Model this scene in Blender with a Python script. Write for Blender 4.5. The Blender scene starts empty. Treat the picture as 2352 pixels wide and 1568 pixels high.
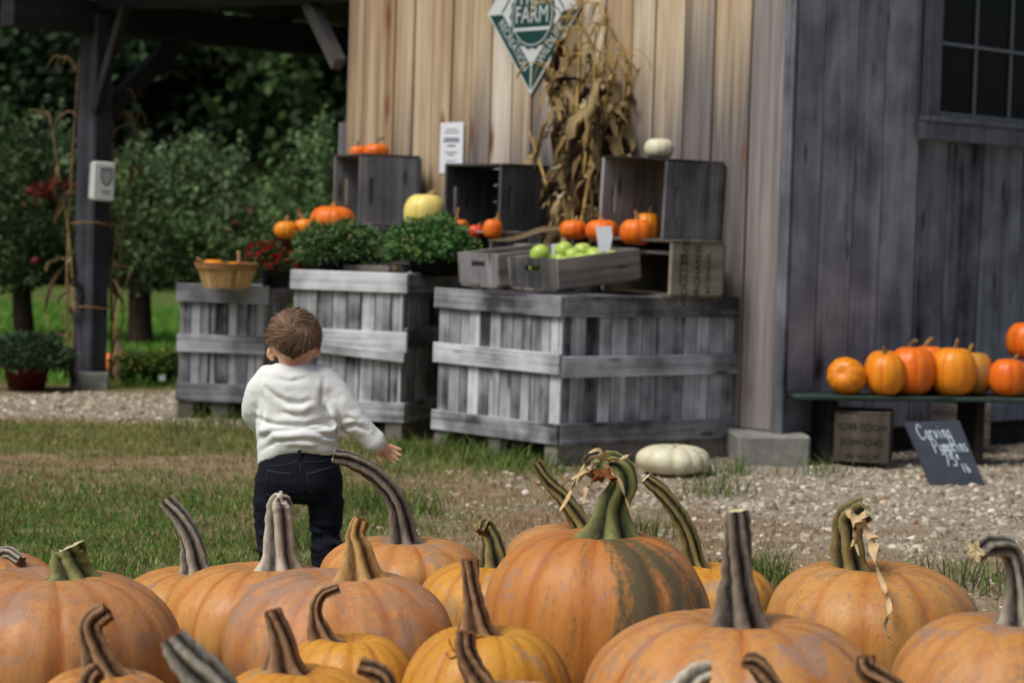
import bpy, bmesh, math, random
import numpy as np
from mathutils import Vector, Matrix
random.seed(7); RNG = np.random.default_rng(11)
SC = bpy.context.scene
COL = SC.collection
R = math.radians

# ------------------------------------------------------------------ camera
PITCH, ROLL, CAMH = R(2.69), R(1.7), 1.0
FPX = 5200.0                                   # focal length in units of a 2352 wide picture
Fv = Vector((0, math.cos(PITCH), -math.sin(PITCH)))
U0 = Vector((0, math.sin(PITCH), math.cos(PITCH)))
Rv = Vector((1, 0, 0)) * math.cos(ROLL) + U0 * math.sin(ROLL)
Uv = U0 * math.cos(ROLL) - Vector((1, 0, 0)) * math.sin(ROLL)
camd = bpy.data.cameras.new('camera'); cam = bpy.data.objects.new('camera', camd); COL.objects.link(cam)
camd.sensor_width = 36.0; camd.lens = FPX / 2352 * 36.0
camd.clip_start = 0.05; camd.clip_end = 600
M = Matrix((Rv, Uv, -Fv)).transposed().to_4x4(); M.translation = (0, 0, CAMH)
cam.matrix_world = M
camd.dof.use_dof = True; camd.dof.focus_distance = 5.4; camd.dof.aperture_fstop = 4.9
SC.camera = cam

def ray(px, py):
    return Fv + Rv * ((px - 1176) / FPX) + Uv * ((784 - py) / FPX)
def at(px, py, Y):
    d = ray(px, py); t = Y / d.y
    return Vector((d.x * t, Y, CAMH + d.z * t))
def atz(px, py, z=0.0):
    d = ray(px, py); t = (z - CAMH) / d.z
    return Vector((d.x * t, d.y * t, z))
def onplane(px, py, p0, n):
    d = ray(px, py); o = Vector((0, 0, CAMH)); t = (p0 - o).dot(n) / d.dot(n)
    return o + d * t

# ------------------------------------------------------------------ world, sun, exposure
SUN_EL, SUN_AZ = R(54), R(-128)                # soft light from behind the camera, on its left
w = bpy.data.worlds.new('World'); SC.world = w; w.use_nodes = True
wn = w.node_tree.nodes; wl = w.node_tree.links; wn.clear()
sky = wn.new('ShaderNodeTexSky'); sky.sky_type = 'NISHITA'; sky.sun_disc = False
sky.sun_elevation = SUN_EL; sky.sun_rotation = SUN_AZ; sky.air_density = 1.0; sky.dust_density = 5.0; sky.ozone_density = 1.0
bg = wn.new('ShaderNodeBackground'); bg.inputs[1].default_value = 0.053
wo = wn.new('ShaderNodeOutputWorld'); wl.new(sky.outputs[0], bg.inputs[0]); wl.new(bg.outputs[0], wo.inputs[0])
sl = bpy.data.lights.new('sun', 'SUN'); sl.energy = 1.5; sl.angle = R(24); sl.color = (1.0, 0.96, 0.9)
so = bpy.data.objects.new('sun', sl); COL.objects.link(so)
sd = Vector((math.sin(SUN_AZ) * math.cos(SUN_EL), math.cos(SUN_AZ) * math.cos(SUN_EL), math.sin(SUN_EL)))
so.rotation_euler = (-sd).to_track_quat('-Z', 'Y').to_euler(); so.location = (0, -5, 20)
SC.view_settings.view_transform = 'Standard'; SC.view_settings.look = 'None'
SC.view_settings.exposure = 0.66; SC.view_settings.gamma = 1.0; SC.view_settings.use_curve_mapping = False
SC.render.engine = 'CYCLES'
SC.cycles.max_bounces = 6; SC.cycles.diffuse_bounces = 3; SC.cycles.glossy_bounces = 2
SC.cycles.transmission_bounces = 4; SC.cycles.transparent_max_bounces = 6
SC.cycles.caustics_reflective = False; SC.cycles.caustics_refractive = False

# ------------------------------------------------------------------ object helpers
def srgb(r, g, b):
    f = lambda c: ((c / 255) / 12.92) if c / 255 <= .04045 else (((c / 255) + .055) / 1.055) ** 2.4
    return (f(r), f(g), f(b), 1)
def tag(o, label=None, cat=None, group=None, kind=None):
    if label: o['label'] = label
    if cat: o['category'] = cat
    if group: o['group'] = group
    if kind: o['kind'] = kind
    return o
def link(o, parent=None):
    COL.objects.link(o)
    if parent is not None: o.parent = parent
    return o
def empty(name, loc=(0, 0, 0), label=None, cat=None, group=None, mw=None):
    o = bpy.data.objects.new(name, None); COL.objects.link(o); o.empty_display_size = .1
    o.matrix_world = mw if mw is not None else Matrix.Translation(Vector(loc))
    return tag(o, label, cat, group)
def mesh_obj(name, verts, faces, mat, parent=None, smooth=False, loc=None, mw=None):
    me = bpy.data.meshes.new(name); me.from_pydata([tuple(v) for v in verts], [], [tuple(f) for f in faces])
    if smooth: me.polygons.foreach_set('use_smooth', [True] * len(me.polygons))
    if mat is not None: me.materials.append(mat)
    me.update()
    o = bpy.data.objects.new(name, me); link(o, parent)
    if mw is not None: o.matrix_local = mw
    elif loc is not None: o.location = loc
    return o
def np_mesh(name, V, Fq, mat, parent=None, smooth=False, attrs=None):
    """V (n,3) float, Fq (m,k) int with constant k; fast path for big meshes"""
    V = np.asarray(V, np.float32); Fq = np.asarray(Fq, np.int32)
    me = bpy.data.meshes.new(name); k = Fq.shape[1]
    me.vertices.add(len(V)); me.vertices.foreach_set('co', V.ravel())
    me.loops.add(Fq.size); me.loops.foreach_set('vertex_index', Fq.ravel())
    me.polygons.add(len(Fq)); me.polygons.foreach_set('loop_start', np.arange(len(Fq), dtype=np.int32) * k)
    me.polygons.foreach_set('loop_total', np.full(len(Fq), k, np.int32))
    if smooth: me.polygons.foreach_set('use_smooth', np.ones(len(Fq), bool))
    me.update(calc_edges=True)
    for an, arr in (attrs or {}).items():
        arr = np.asarray(arr, np.float32)
        if arr.ndim == 1:
            a = me.attributes.new(an, 'FLOAT', 'POINT'); a.data.foreach_set('value', arr)
        else:
            a = me.attributes.new(an, 'FLOAT_COLOR', 'POINT'); a.data.foreach_set('color', arr.ravel())
    if mat is not None: me.materials.append(mat)
    o = bpy.data.objects.new(name, me); link(o, parent)
    return o
def chamfer_box(sx, sy, sz, ch=.004, jit=0.0, rnd=random):
    """24-vertex chamfered box centred on the origin, corners slightly uneven"""
    hx, hy, hz = sx / 2, sy / 2, sz / 2; ch = min(ch, hx * .6, hy * .6, hz * .6)
    v, idx = [], {}
    for X in (-1, 1):
        for Y in (-1, 1):
            for Z in (-1, 1):
                j = [rnd.uniform(-jit, jit) for _ in range(3)]
                for ax in range(3):
                    c = [X * hx, Y * hy, Z * hz]
                    for k in range(3):
                        if k != ax: c[k] -= (X, Y, Z)[k] * ch
                    idx[(X, Y, Z, ax)] = len(v); v.append([c[k] + j[k] for k in range(3)])
    f = []
    for ax in range(3):
        a, b = [(1, 2), (2, 0), (0, 1)][ax]
        for s in (-1, 1):
            q = []
            for (p, r_) in ((-1, -1), (1, -1), (1, 1), (-1, 1)):
                k = [0, 0, 0]; k[ax] = s; k[a] = p; k[b] = r_; q.append(idx[(*k, ax)])
            f.append(q if s > 0 else q[::-1])
    for ax in range(3):
        a, b = [(1, 2), (2, 0), (0, 1)][ax]
        for p in (-1, 1):
            for r_ in (-1, 1):
                k0 = [0, 0, 0]; k1 = [0, 0, 0]; k0[ax] = -1; k1[ax] = 1
                k0[a] = k1[a] = p; k0[b] = k1[b] = r_
                q = [idx[(*k0, a)], idx[(*k1, a)], idx[(*k1, b)], idx[(*k0, b)]]
                f.append(q if p * r_ < 0 else q[::-1])
    for X in (-1, 1):
        for Y in (-1, 1):
            for Z in (-1, 1):
                q = [idx[(X, Y, Z, 0)], idx[(X, Y, Z, 1)], idx[(X, Y, Z, 2)]]
                f.append(q if X * Y * Z > 0 else q[::-1])
    return v, f
def box(name, size, loc, mat, parent=None, rot=None, ch=.004, jit=.0, color=None, mw=None):
    v, f = chamfer_box(*size, ch=ch, jit=jit)
    m = Matrix.Translation(Vector(loc))
    if rot is not None: m = m @ Matrix.Rotation(rot[2], 4, 'Z') @ Matrix.Rotation(rot[1], 4, 'Y') @ Matrix.Rotation(rot[0], 4, 'X')
    if mw is not None: m = mw @ m
    o = mesh_obj(name, v, f, mat, parent, mw=m)
    if color is not None: o.color = color
    return o
def frame(X, Y, Z, loc):
    m = Matrix((X, Y, Z)).transposed().to_4x4(); m.translation = loc; return m
def tube_data(pts, rad, seg=10, caps=True, lobes=0, depth=0.0, twist=0.0, phase=0.0):
    """swept tube along 3-D points; returns verts, faces(quads), ridge attribute, end ring"""
    pts = [Vector(p) for p in pts]; n = len(pts); V, Fq, A = [], [], []
    T = []
    for i in range(n):
        d = pts[min(i + 1, n - 1)] - pts[max(i - 1, 0)]
        T.append(d.normalized() if d.length > 1e-9 else Vector((0, 0, 1)))
    up = Vector((0, 1, 0)) if abs(T[0].y) < .9 else Vector((1, 0, 0))
    a = T[0].cross(up).normalized()
    for i in range(n):
        a = (a - T[i] * a.dot(T[i])).normalized(); b = T[i].cross(a)
        for k in range(seg):
            th = 2 * math.pi * k / seg; rr = rad[i]; s = 1.0
            if lobes:
                ang = th + phase + twist * i / n; s = .5 + .5 * math.cos(lobes * ang); s2 = .5 + .5 * math.cos(lobes * 2 * ang + 1.1); s = s * .8 + s2 * .2
                dp = depth[i] if isinstance(depth, list) else depth; rr *= 1 - dp * (1 - s) ** 1.9; s = 1 - (1 - s) ** 1.5
            V.append(pts[i] + a * math.cos(th) * rr + b * math.sin(th) * rr); A.append(s)
        if i:
            for k in range(seg):
                k2 = (k + 1) % seg
                Fq.append(((i - 1) * seg + k, (i - 1) * seg + k2, i * seg + k2, i * seg + k))
    return V, Fq, A, T[-1]
def catmull(pts, n):
    P = [Vector(p) for p in pts]; P = [P[0] * 2 - P[1]] + P + [P[-1] * 2 - P[-2]]; out = []
    m = len(P) - 3
    for i in range(n):
        t = i / (n - 1) * m; k = min(int(t), m - 1); t -= k
        p0, p1, p2, p3 = P[k:k + 4]
        out.append(.5 * ((2 * p1) + (p2 - p0) * t + (2 * p0 - 5 * p1 + 4 * p2 - p3) * t * t + (3 * p1 - p0 - 3 * p2 + p3) * t ** 3))
    return out
def lerp_list(L, n):
    return [float(np.interp(i / (n - 1) * (len(L) - 1), range(len(L)), L)) for i in range(n)]
def tube(name, pts, rad, mat, parent=None, seg=8, n=None):
    if n: pts = catmull(pts, n); rad = lerp_list(rad, n)
    V, Fq, A, _ = tube_data(pts, rad, seg)
    Fq = list(Fq) + [tuple(range(seg))[::-1], tuple(range(len(V) - seg, len(V)))]
    return mesh_obj(name, V, Fq, mat, parent, smooth=True)
def ribbon_data(pts, widths, side, fold=.0):
    """thin leaf strip, centre line slightly folded; two quads across"""
    V, Fq = [], []
    n = len(pts)
    for i, p in enumerate(pts):
        p = Vector(p); d = Vector(pts[min(i + 1, n - 1)]) - Vector(pts[max(i - 1, 0)])
        s = side[i] if isinstance(side, list) else side
        s = (s - d.normalized() * s.dot(d.normalized())).normalized(); nn = d.normalized().cross(s)
        V += [p - s * widths[i] + nn * fold * widths[i], p, p + s * widths[i] + nn * fold * widths[i]]
        if i:
            b = (i - 1) * 3; Fq += [(b, b + 1, b + 4, b + 3), (b + 1, b + 2, b + 5, b + 4)]
    return V, Fq
def text_mesh(body, size, spacing=1.0):
    c = bpy.data.curves.new('lettering', 'FONT'); c.body = body; c.size = size; c.align_x = 'CENTER'; c.align_y = 'CENTER'
    c.space_character = spacing
    t = bpy.data.objects.new('lettering', c); COL.objects.link(t)
    me = bpy.data.meshes.new_from_object(t.evaluated_get(bpy.context.evaluated_depsgraph_get()))
    bpy.data.objects.remove(t); bpy.data.curves.remove(c)
    return me
def vnoise(x, y, seed=0):
    """smooth 2-D value noise, 0..1"""
    xi = np.floor(x).astype(np.int64); yi = np.floor(y).astype(np.int64)
    fx = x - xi; fy = y - yi; fx = fx * fx * (3 - 2 * fx); fy = fy * fy * (3 - 2 * fy)
    def h(a, b):
        n = (a * 374761393 + b * 668265263 + seed * 1274126177) & 0xffffffff
        n = ((n ^ (n >> 13)) * 1274126177) & 0xffffffff
        return ((n ^ (n >> 16)) & 0xffff) / 65535.0
    return (h(xi, yi) * (1 - fx) + h(xi + 1, yi) * fx) * (1 - fy) + (h(xi, yi + 1) * (1 - fx) + h(xi + 1, yi + 1) * fx) * fy
def fbm(x, y, seed=0, o=3):
    s = 0; a = .5; t = 0
    for k in range(o):
        s = s + a * vnoise(x * 2 ** k, y * 2 ** k, seed + k); t += a; a *= .5
    return s / t
def sstep(a, b, x):
    t = np.clip((x - a) / (b - a), 0, 1); return t * t * (3 - 2 * t)

# ------------------------------------------------------------------ material helpers
class NT:
    def __init__(s, name):
        s.m = bpy.data.materials.new(name); s.m.use_nodes = True; s.t = s.m.node_tree; s.n = s.t.nodes; s.l = s.t.links
        s.b = s.n['Principled BSDF']
    def node(s, typ, **kw):
        nd = s.n.new(typ)
        for k, v in kw.items(): setattr(nd, k, v)
        return nd
    def put(s, sock, v):
        if isinstance(v, bpy.types.NodeSocket): s.l.new(v, sock)
        else: sock.default_value = v
    def coord(s, which='Object', rand=True, scale=(1, 1, 1)):
        c = s.node('ShaderNodeTexCoord').outputs[which]
        if rand:
            oi = s.node('ShaderNodeObjectInfo')
            mu = s.node('ShaderNodeVectorMath', operation='SCALE'); s.l.new(oi.outputs['Random'], mu.inputs['Scale'])
            mu.inputs[0].default_value = (37.1, 53.7, 41.3)
            ad = s.node('ShaderNodeVectorMath', operation='ADD'); s.l.new(c, ad.inputs[0]); s.l.new(mu.outputs[0], ad.inputs[1]); c = ad.outputs[0]
        m = s.node('ShaderNodeMapping'); m.inputs['Scale'].default_value = scale; s.l.new(c, m.inputs[0])
        return m.outputs[0]
    def noise(s, vec, scale=1, detail=4, rough=.55, dist=0):
        nd = s.node('ShaderNodeTexNoise'); nd.inputs['Scale'].default_value = scale; nd.inputs['Detail'].default_value = detail
        nd.inputs['Roughness'].default_value = rough; nd.inputs['Distortion'].default_value = dist
        if vec is not None: s.l.new(vec, nd.inputs['Vector'])
        return nd.outputs['Fac']
    def ramp(s, fac, stops, interp='LINEAR'):
        nd = s.node('ShaderNodeValToRGB'); e = nd.color_ramp.elements; nd.color_ramp.interpolation = interp
        while len(e) < len(stops): e.new(.5)
        for k, (p, c) in enumerate(stops):
            e[k].position = p; e[k].color = c if isinstance(c, tuple) else (c, c, c, 1)
        s.put(nd.inputs[0], fac); return nd.outputs[0]
    def mix(s, fac, a, b, mode='MIX'):
        nd = s.node('ShaderNodeMix', data_type='RGBA', blend_type=mode)
        s.put(nd.inputs[0], fac); s.put(nd.inputs[6], a); s.put(nd.inputs[7], b); return nd.outputs[2]
    def math(s, op, a, b=0.5, c=None):
        nd = s.node('ShaderNodeMath', operation=op); s.put(nd.inputs[0], a); s.put(nd.inputs[1], b)
        if c is not None: s.put(nd.inputs[2], c)
        return nd.outputs[0]
    def attr(s, name, out='Fac'):
        nd = s.node('ShaderNodeAttribute'); nd.attribute_name = name; return nd.outputs[out]
    def bump(s, h, strength=.3, dist=.01):
        nd = s.node('ShaderNodeBump'); nd.inputs['Strength'].default_value = strength; nd.inputs['Distance'].default_value = dist
        s.l.new(h, nd.inputs['Height']); s.l.new(nd.outputs[0], s.b.inputs['Normal'])
    def done(s, color, rough=.8, spec=.3, **kw):
        s.put(s.b.inputs['Base Color'], color); s.put(s.b.inputs['Roughness'], rough); s.put(s.b.inputs['Specular IOR Level'], spec)
        for k, v in kw.items(): s.put(s.b.inputs[k], v)
        return s.m
def plain(name, col, rough=.7, spec=.3, var=.25, scale=20, bump=.15):
    t = NT(name); c = t.coord(); n = t.noise(c, scale, 4)
    k = t.ramp(n, [(.25, tuple(x * (1 - var) for x in col[:3]) + (1,)), (.75, tuple(min(1, x * (1 + var)) for x in col[:3]) + (1,))])
    if bump: t.bump(n, bump, .004)
    return t.done(k, rough, spec)
def wood(name, light, dark, axis='Z', blotch=.6, per=.35, crack=.5, fine=70, streak=16, knot=0.0):
    """weathered board: grain streaks along one local axis, pale and dark blotches, each board a tone of its own"""
    t = NT(name); lo = 1.1
    sc = {'X': (lo, fine, fine), 'Y': (fine, lo, fine), 'Z': (fine, fine, lo)}[axis]
    sm = {'X': (.8, streak, streak), 'Y': (streak, .8, streak), 'Z': (streak, streak, .8)}[axis]
    g1 = t.noise(t.coord(scale=sm), 1, 5, .6, .6); g2 = t.noise(t.coord(scale=sc), 1, 3, .6, .2)
    bl = t.noise(t.coord(scale=(3.2, 3.2, 3.2)), 1, 3, .6)
    f = t.math('ADD', t.math('MULTIPLY', g1, .62), t.math('MULTIPLY', g2, .38))
    f = t.math('ADD', f, t.math('MULTIPLY', t.math('SUBTRACT', bl, .5), blotch))
    rnd = t.node('ShaderNodeObjectInfo').outputs['Random']
    f = t.math('ADD', f, t.math('MULTIPLY', t.math('SUBTRACT', rnd, .5), per))
    mid = tuple((a * .45 + b * .55) for a, b in zip(light[:3], dark[:3])) + (1,)
    col = t.ramp(f, [(.22, dark), (.5, mid), (.78, light)])
    ck = t.ramp(g2, [(.24, .0), (.34, 1.0)])
    col = t.mix(t.math('MULTIPLY', t.math('SUBTRACT', 1.0, ck), crack), col, tuple(x * .25 for x in dark[:3]) + (1,))
    vt = t.node('ShaderNodeTexVoronoi'); vt.inputs['Scale'].default_value = 1
    ks = {'X': (2.2, 9, 9), 'Y': (9, 2.2, 9), 'Z': (9, 9, 2.2)}[axis]; t.l.new(t.coord(scale=ks), vt.inputs['Vector'])
    kn = t.ramp(vt.outputs['Distance'], [(.07, 1.0), (.15, 0.0)])
    col = t.mix(t.math('MULTIPLY', kn, .75), col, tuple(x * .35 for x in dark[:3]) + (1,))
    if knot:
        v2 = t.node('ShaderNodeTexVoronoi'); v2.inputs['Scale'].default_value = 1; t.l.new(t.coord(scale=(4.2, 4.2, 1.5)), v2.inputs['Vector'])
        dd = t.math('ADD', v2.outputs['Distance'], t.math('MULTIPLY', t.math('SUBTRACT', g1, .5), .12))
        col = t.mix(t.ramp(dd, [(.06, .95), (.11, .6), (.22, .3), (.36, 0.)]), col, tuple(x * .4 for x in dark[:3]) + (1,))
    oc = t.node('ShaderNodeObjectInfo').outputs['Color']; col = t.mix(1.0, col, oc, 'MULTIPLY')
    t.bump(t.math('ADD', g2, t.math('MULTIPLY', g1, .6)), .55, .004)
    return t.done(col, .82, .25)

BINW = wood('bin_wood_x', srgb(206, 210, 218), srgb(66, 66, 72), 'X', blotch=1.25)
BINZ = wood('bin_wood_z', srgb(204, 208, 216), srgb(48, 48, 54), 'Z', blotch=1.15, per=.36)
DARKX = wood('crate_wood_x', srgb(160, 154, 148), srgb(62, 57, 55), 'X')
DARKZ = wood('crate_wood_z', srgb(158, 158, 162), srgb(60, 59, 62), 'Z')
DARKY = wood('crate_wood_y', srgb(172, 173, 178), srgb(66, 66, 70), 'Y')
GREYB = wood('grey_siding', srgb(160, 167, 178), srgb(54, 56, 63), 'Z', blotch=.85, per=.3, crack=.4, streak=9, knot=1.0)
POSTW = wood('post_wood', srgb(92, 94, 104), srgb(26, 26, 32), 'Z', per=.1)
BEAMW = wood('beam_wood', srgb(60, 58, 58), srgb(18, 17, 17), 'X', per=.1)
BRACEW = wood('brace_wood', srgb(150, 146, 146), srgb(70, 68, 70), 'X', per=.1)
def tan_siding():
    t = NT('tan_siding')
    g1 = t.noise(t.coord(scale=(15, 15, .55)), 1, 5, .6, .9); g2 = t.noise(t.coord(scale=(70, 70, 1.1)), 1, 4, .7, .3)
    rnd = t.node('ShaderNodeObjectInfo').outputs['Random']
    f = t.math('ADD', t.math('MULTIPLY', g1, .6), t.math('MULTIPLY', g2, .42))
    f = t.math('ADD', f, t.math('MULTIPLY', t.math('SUBTRACT', rnd, .5), .35))
    pine = t.ramp(f, [(.25, srgb(136, 108, 82)), (.42, srgb(178, 154, 124)), (.58, srgb(204, 188, 162)), (.75, srgb(214, 206, 192))])
    warm = t.noise(t.coord(scale=(9, 9, .9)), 1, 3); pine = t.mix(t.ramp(warm, [(.55, 0.), (.75, .6)]), pine, srgb(164, 122, 78))
    grey = t.ramp(f, [(.25, srgb(58, 52, 52)), (.5, srgb(104, 98, 98)), (.75, srgb(156, 150, 150))])
    # splash-back weathering climbs from the ground in streaks
    sep = t.node('ShaderNodeSeparateXYZ'); t.l.new(t.node('ShaderNodeTexCoord').outputs['Object'], sep.inputs[0])
    st = t.noise(t.coord(scale=(22, 22, .5)), 1, 3)
    oc = t.node('ShaderNodeObjectInfo'); sc = t.node('ShaderNodeSeparateColor'); t.l.new(oc.outputs['Color'], sc.inputs[0])
    hgt = t.math('SUBTRACT', t.math('ADD', t.math('MULTIPLY', st, 1.0), t.math('MULTIPLY', sc.outputs[0], 2.2)), t.math('MULTIPLY', sep.outputs[2], .80))
    pt = t.noise(t.coord(scale=(6, 6, 1.0)), 1, 5, .7); pine = t.mix(t.ramp(pt, [(.52, 0.), (.72, .7)]), pine, srgb(150, 140, 128))
    col = t.mix(t.ramp(hgt, [(.0, 0.), (.55, 1.)]), pine, grey)
    vt = t.node('ShaderNodeTexVoronoi'); vt.inputs['Scale'].default_value = 1; t.l.new(t.coord(scale=(6, 6, 1.7)), vt.inputs['Vector'])
    col = t.mix(t.ramp(vt.outputs['Distance'], [(.07, .95), (.11, .6), (.2, 0.)]), col, srgb(112, 72, 40))
    ck = t.ramp(g2, [(.22, .7), (.31, 0.)]); col = t.mix(ck, col, srgb(70, 52, 40))
    t.bump(g2, .4, .003)
    return t.done(col, .8, .25)
TANB = tan_siding()
CONC = plain('concrete', srgb(134, 134, 130), .9, .2, .4, 9, .5)
BLACKM = plain('dark_inside', (.006, .006, .007, 1), .9, .05, .2, 5, 0)
POT = plain('pot_plastic', (.012, .012, .013, 1), .5, .3, .2, 10, 0)
REDPOT = plain('terracotta', srgb(84, 32, 22), .8, .2, .3, 12, .2)
PAPER = plain('paper', srgb(225, 230, 240), .7, .2, .04, 5, .05)
INK = plain('ink', srgb(110, 118, 140), .8, .1, .1, 50, 0)
INKB = plain('stencil_ink', srgb(40, 38, 38), .8, .1, .5, 60, 0)
SIGNW = plain('sign_white', srgb(205, 212, 214), .45, .4, .05, 5, 0)
SIGNG = plain('sign_green', srgb(10, 62, 58), .45, .4, .15, 6, 0)
CHALKB = plain('chalkboard', srgb(58, 62, 74), .75, .25, .3, 8, .1)
CHALK = plain('chalk', srgb(190, 205, 215), .9, .1, .25, 90, 0)
PLASTIC = plain('white_plastic', srgb(205, 210, 208), .35, .4, .03, 5, 0)
PLGREY = plain('grey_print', srgb(112, 118, 122), .5, .3, .1, 10, 0)
GREENP = wood('green_bench_paint', srgb(64, 84, 76), srgb(12, 26, 22), 'X')
TWINE = plain('twine', srgb(150, 118, 70), .9, .1, .3, 90, 0)
def glass():
    t = NT('window_glass'); n = t.noise(t.coord(scale=(2, 2, 2)), 1, 2); t.bump(n, .03, .01)
    return t.done((.006, .007, .008, 1), .22, .14)
GLASS = glass()
def pumpkin_mat(name, base, hi, scar=.0, green=0.0, scar_col=srgb(150, 130, 118), rough=.5):
    t = NT(name); rib = t.attr('rib'); lat = t.attr('lat')
    big = t.noise(t.coord(scale=(5, 5, 5)), 1, 4, .6); fin = t.noise(t.coord(scale=(60, 60, 22)), 1, 4, .6)
    col = t.ramp(t.math('ADD', t.math('MULTIPLY', big, .6), t.math('MULTIPLY', rib, .35)), [(.3, base), (.72, hi)])
    dark = tuple(x * y for x, y in zip(base[:3], (.72, .55, .4))) + (1,)
    col = t.mix(t.ramp(rib, [(.0, .55), (.35, .0)]), col, dark)
    sp = t.ramp(fin, [(.66, 0.), (.76, .45)]); col = t.mix(sp, col, dark)
    # dusty bloom that settles in patches
    bloom = t.noise(t.coord(scale=(9, 9, 4)), 1, 5, .7); col = t.mix(t.ramp(bloom, [(.45, 0.), (.8, .5)]), col, hi)
    strk = t.noise(t.coord(scale=(46, 46, 5)), 1, 5, .75, .4); col = t.mix(t.ramp(strk, [(.5, 0.), (.72, .5)]), col, dark)
    vp = t.node('ShaderNodeTexVoronoi'); vp.inputs['Scale'].default_value = 55; t.l.new(t.coord(), vp.inputs['Vector'])
    pk_ = t.noise(t.coord(scale=(6, 6, 6)), 1, 2)
    col = t.mix(t.math('MULTIPLY', t.ramp(vp.outputs['Distance'], [(.10, .7), (.2, 0.)]), t.ramp(pk_, [(.5, 0.), (.62, 1.)])), col, srgb(120, 84, 58))
    if scar > 0:
        s1 = t.noise(t.coord(scale=(11, 11, 7)), 1, 6, .72, .8); s2 = t.noise(t.coord(scale=(3, 3, 3)), 1, 2)
        m = t.ramp(t.math('ADD', s1, t.math('MULTIPLY', t.math('SUBTRACT', s2, .5), .5)), [(.63 - scar * .12, 0.), (.69 - scar * .08, .62)])
        col = t.mix(m, col, scar_col)
        m3 = t.noise(t.coord(scale=(30, 30, 20)), 1, 9, .82, 1.2); m4 = t.noise(t.coord(scale=(4, 4, 4)), 1, 2)
        col = t.mix(t.math('MULTIPLY', t.ramp(m3, [(.5, 0.), (.62, .8 * min(1, scar))]), t.ramp(t.math('ADD', m4, t.math('MULTIPLY', lat, .3)), [(.58, .1), (.82, 1.)])), col, srgb(136, 116, 104))
        dr = t.noise(t.coord(scale=(75, 75, 75)), 1, 4, .8); col = t.mix(t.ramp(dr, [(.64, 0.), (.70, .55)]), col, srgb(84, 64, 48))
    if green > 0:
        gc = t.attr('green'); gf = t.noise(t.coord(scale=(90, 90, 20)), 1, 5, .8); gl = t.noise(t.coord(scale=(10, 10, 2.5)), 1, 4, .6)
        m = t.math('MULTIPLY', t.ramp(t.math('ADD', t.math('MULTIPLY', gc, .46), t.math('ADD', t.math('MULTIPLY', gf, .75), t.math('MULTIPLY', gl, .42))), [(.76, 0.), (.98, .95)]), green)
        col = t.mix(m, col, srgb(82, 82, 60))
    oc = t.node('ShaderNodeObjectInfo').outputs['Color']; col = t.mix(1.0, col, oc, 'MULTIPLY')
    t.bump(t.math('ADD', t.math('MULTIPLY', fin, .5), t.math('ADD', big, t.math('MULTIPLY', strk, .5))), .35, .008)
    return t.done(col, t.ramp(bloom, [(.3, rough - .14), (.7, rough + .1)]), .4)
PK = {
 'orange': pumpkin_mat('pumpkin_orange', srgb(180, 108, 38), srgb(204, 150, 84), .9),
 'scarred': pumpkin_mat('pumpkin_scarred', srgb(176, 106, 46), srgb(204, 150, 94), 1.4),
 'yellow': pumpkin_mat('pumpkin_yellow', srgb(186, 118, 28), srgb(210, 154, 56), .35),
 'green': pumpkin_mat('pumpkin_greened', srgb(170, 98, 32), srgb(196, 136, 68), .7, .95),
 'bright': pumpkin_mat('pumpkin_bright', srgb(226, 92, 14), srgb(240, 130, 36), .0, rough=.42),
 'golden': pumpkin_mat('pumpkin_golden', srgb(226, 124, 16), srgb(238, 152, 36), .0, rough=.42),
 'red': pumpkin_mat('gourd_red', srgb(205, 48, 22), srgb(222, 74, 40), .0, rough=.4),
 'white': pumpkin_mat('pumpkin_white', srgb(206, 202, 166), srgb(228, 226, 202), .15, scar_col=srgb(150, 150, 118)),
 'lemon': pumpkin_mat('squash_lemon', srgb(236, 214, 104), srgb(246, 230, 140), .0, rough=.4),
}
def stem_mat(name, lo, hi, accent):
    t = NT(name); rg = t.attr('rib')
    n1 = t.noise(t.coord(scale=(95, 95, 26)), 1, 6, .75); n2 = t.noise(t.coord(scale=(16, 16, 10)), 1, 4, .7)
    f = t.math('ADD', t.math('MULTIPLY', rg, .62), t.math('MULTIPLY', n1, .66))
    c = t.ramp(f, [(.46, lo), (.68, tuple((a + b) / 2.4 for a, b in zip(lo[:3], hi[:3])) + (1,)), (.95, hi)])
    c = t.mix(t.ramp(n2, [(.5, 0.), (.72, .6)]), c, accent)
    t.bump(n1, .9, .006)
    return t.done(c, .75, .25)
ST = {
 'grey': stem_mat('stem_grey', srgb(44, 42, 40), srgb(176, 168, 154), srgb(92, 96, 84)),
 'pale': stem_mat('stem_pale', srgb(70, 66, 64), srgb(216, 206, 188), srgb(170, 160, 140)),
 'dark': stem_mat('stem_dark', srgb(22, 22, 24), srgb(142, 130, 116), srgb(60, 56, 54)),
 'brown': stem_mat('stem_brown', srgb(44, 26, 18), srgb(178, 142, 106), srgb(98, 62, 40)),
 'tan': stem_mat('stem_tan', srgb(96, 66, 34), srgb(206, 168, 108), srgb(150, 112, 62)),
 'green': stem_mat('stem_green', srgb(36, 44, 34), srgb(146, 150, 92), srgb(92, 106, 70)),
 'striped': stem_mat('stem_striped', srgb(28, 30, 26), srgb(152, 138, 86), srgb(70, 80, 58)),
}
CUT = plain('stem_cut', srgb(214, 204, 164), .8, .2, .18, 40, .3)
CUTB = plain('stem_cut_brown', srgb(120, 74, 44), .85, .2, .4, 40, .4)
HUSK = plain('dry_husk', srgb(206, 180, 138), .8, .2, .25, 30, .2)
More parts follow.
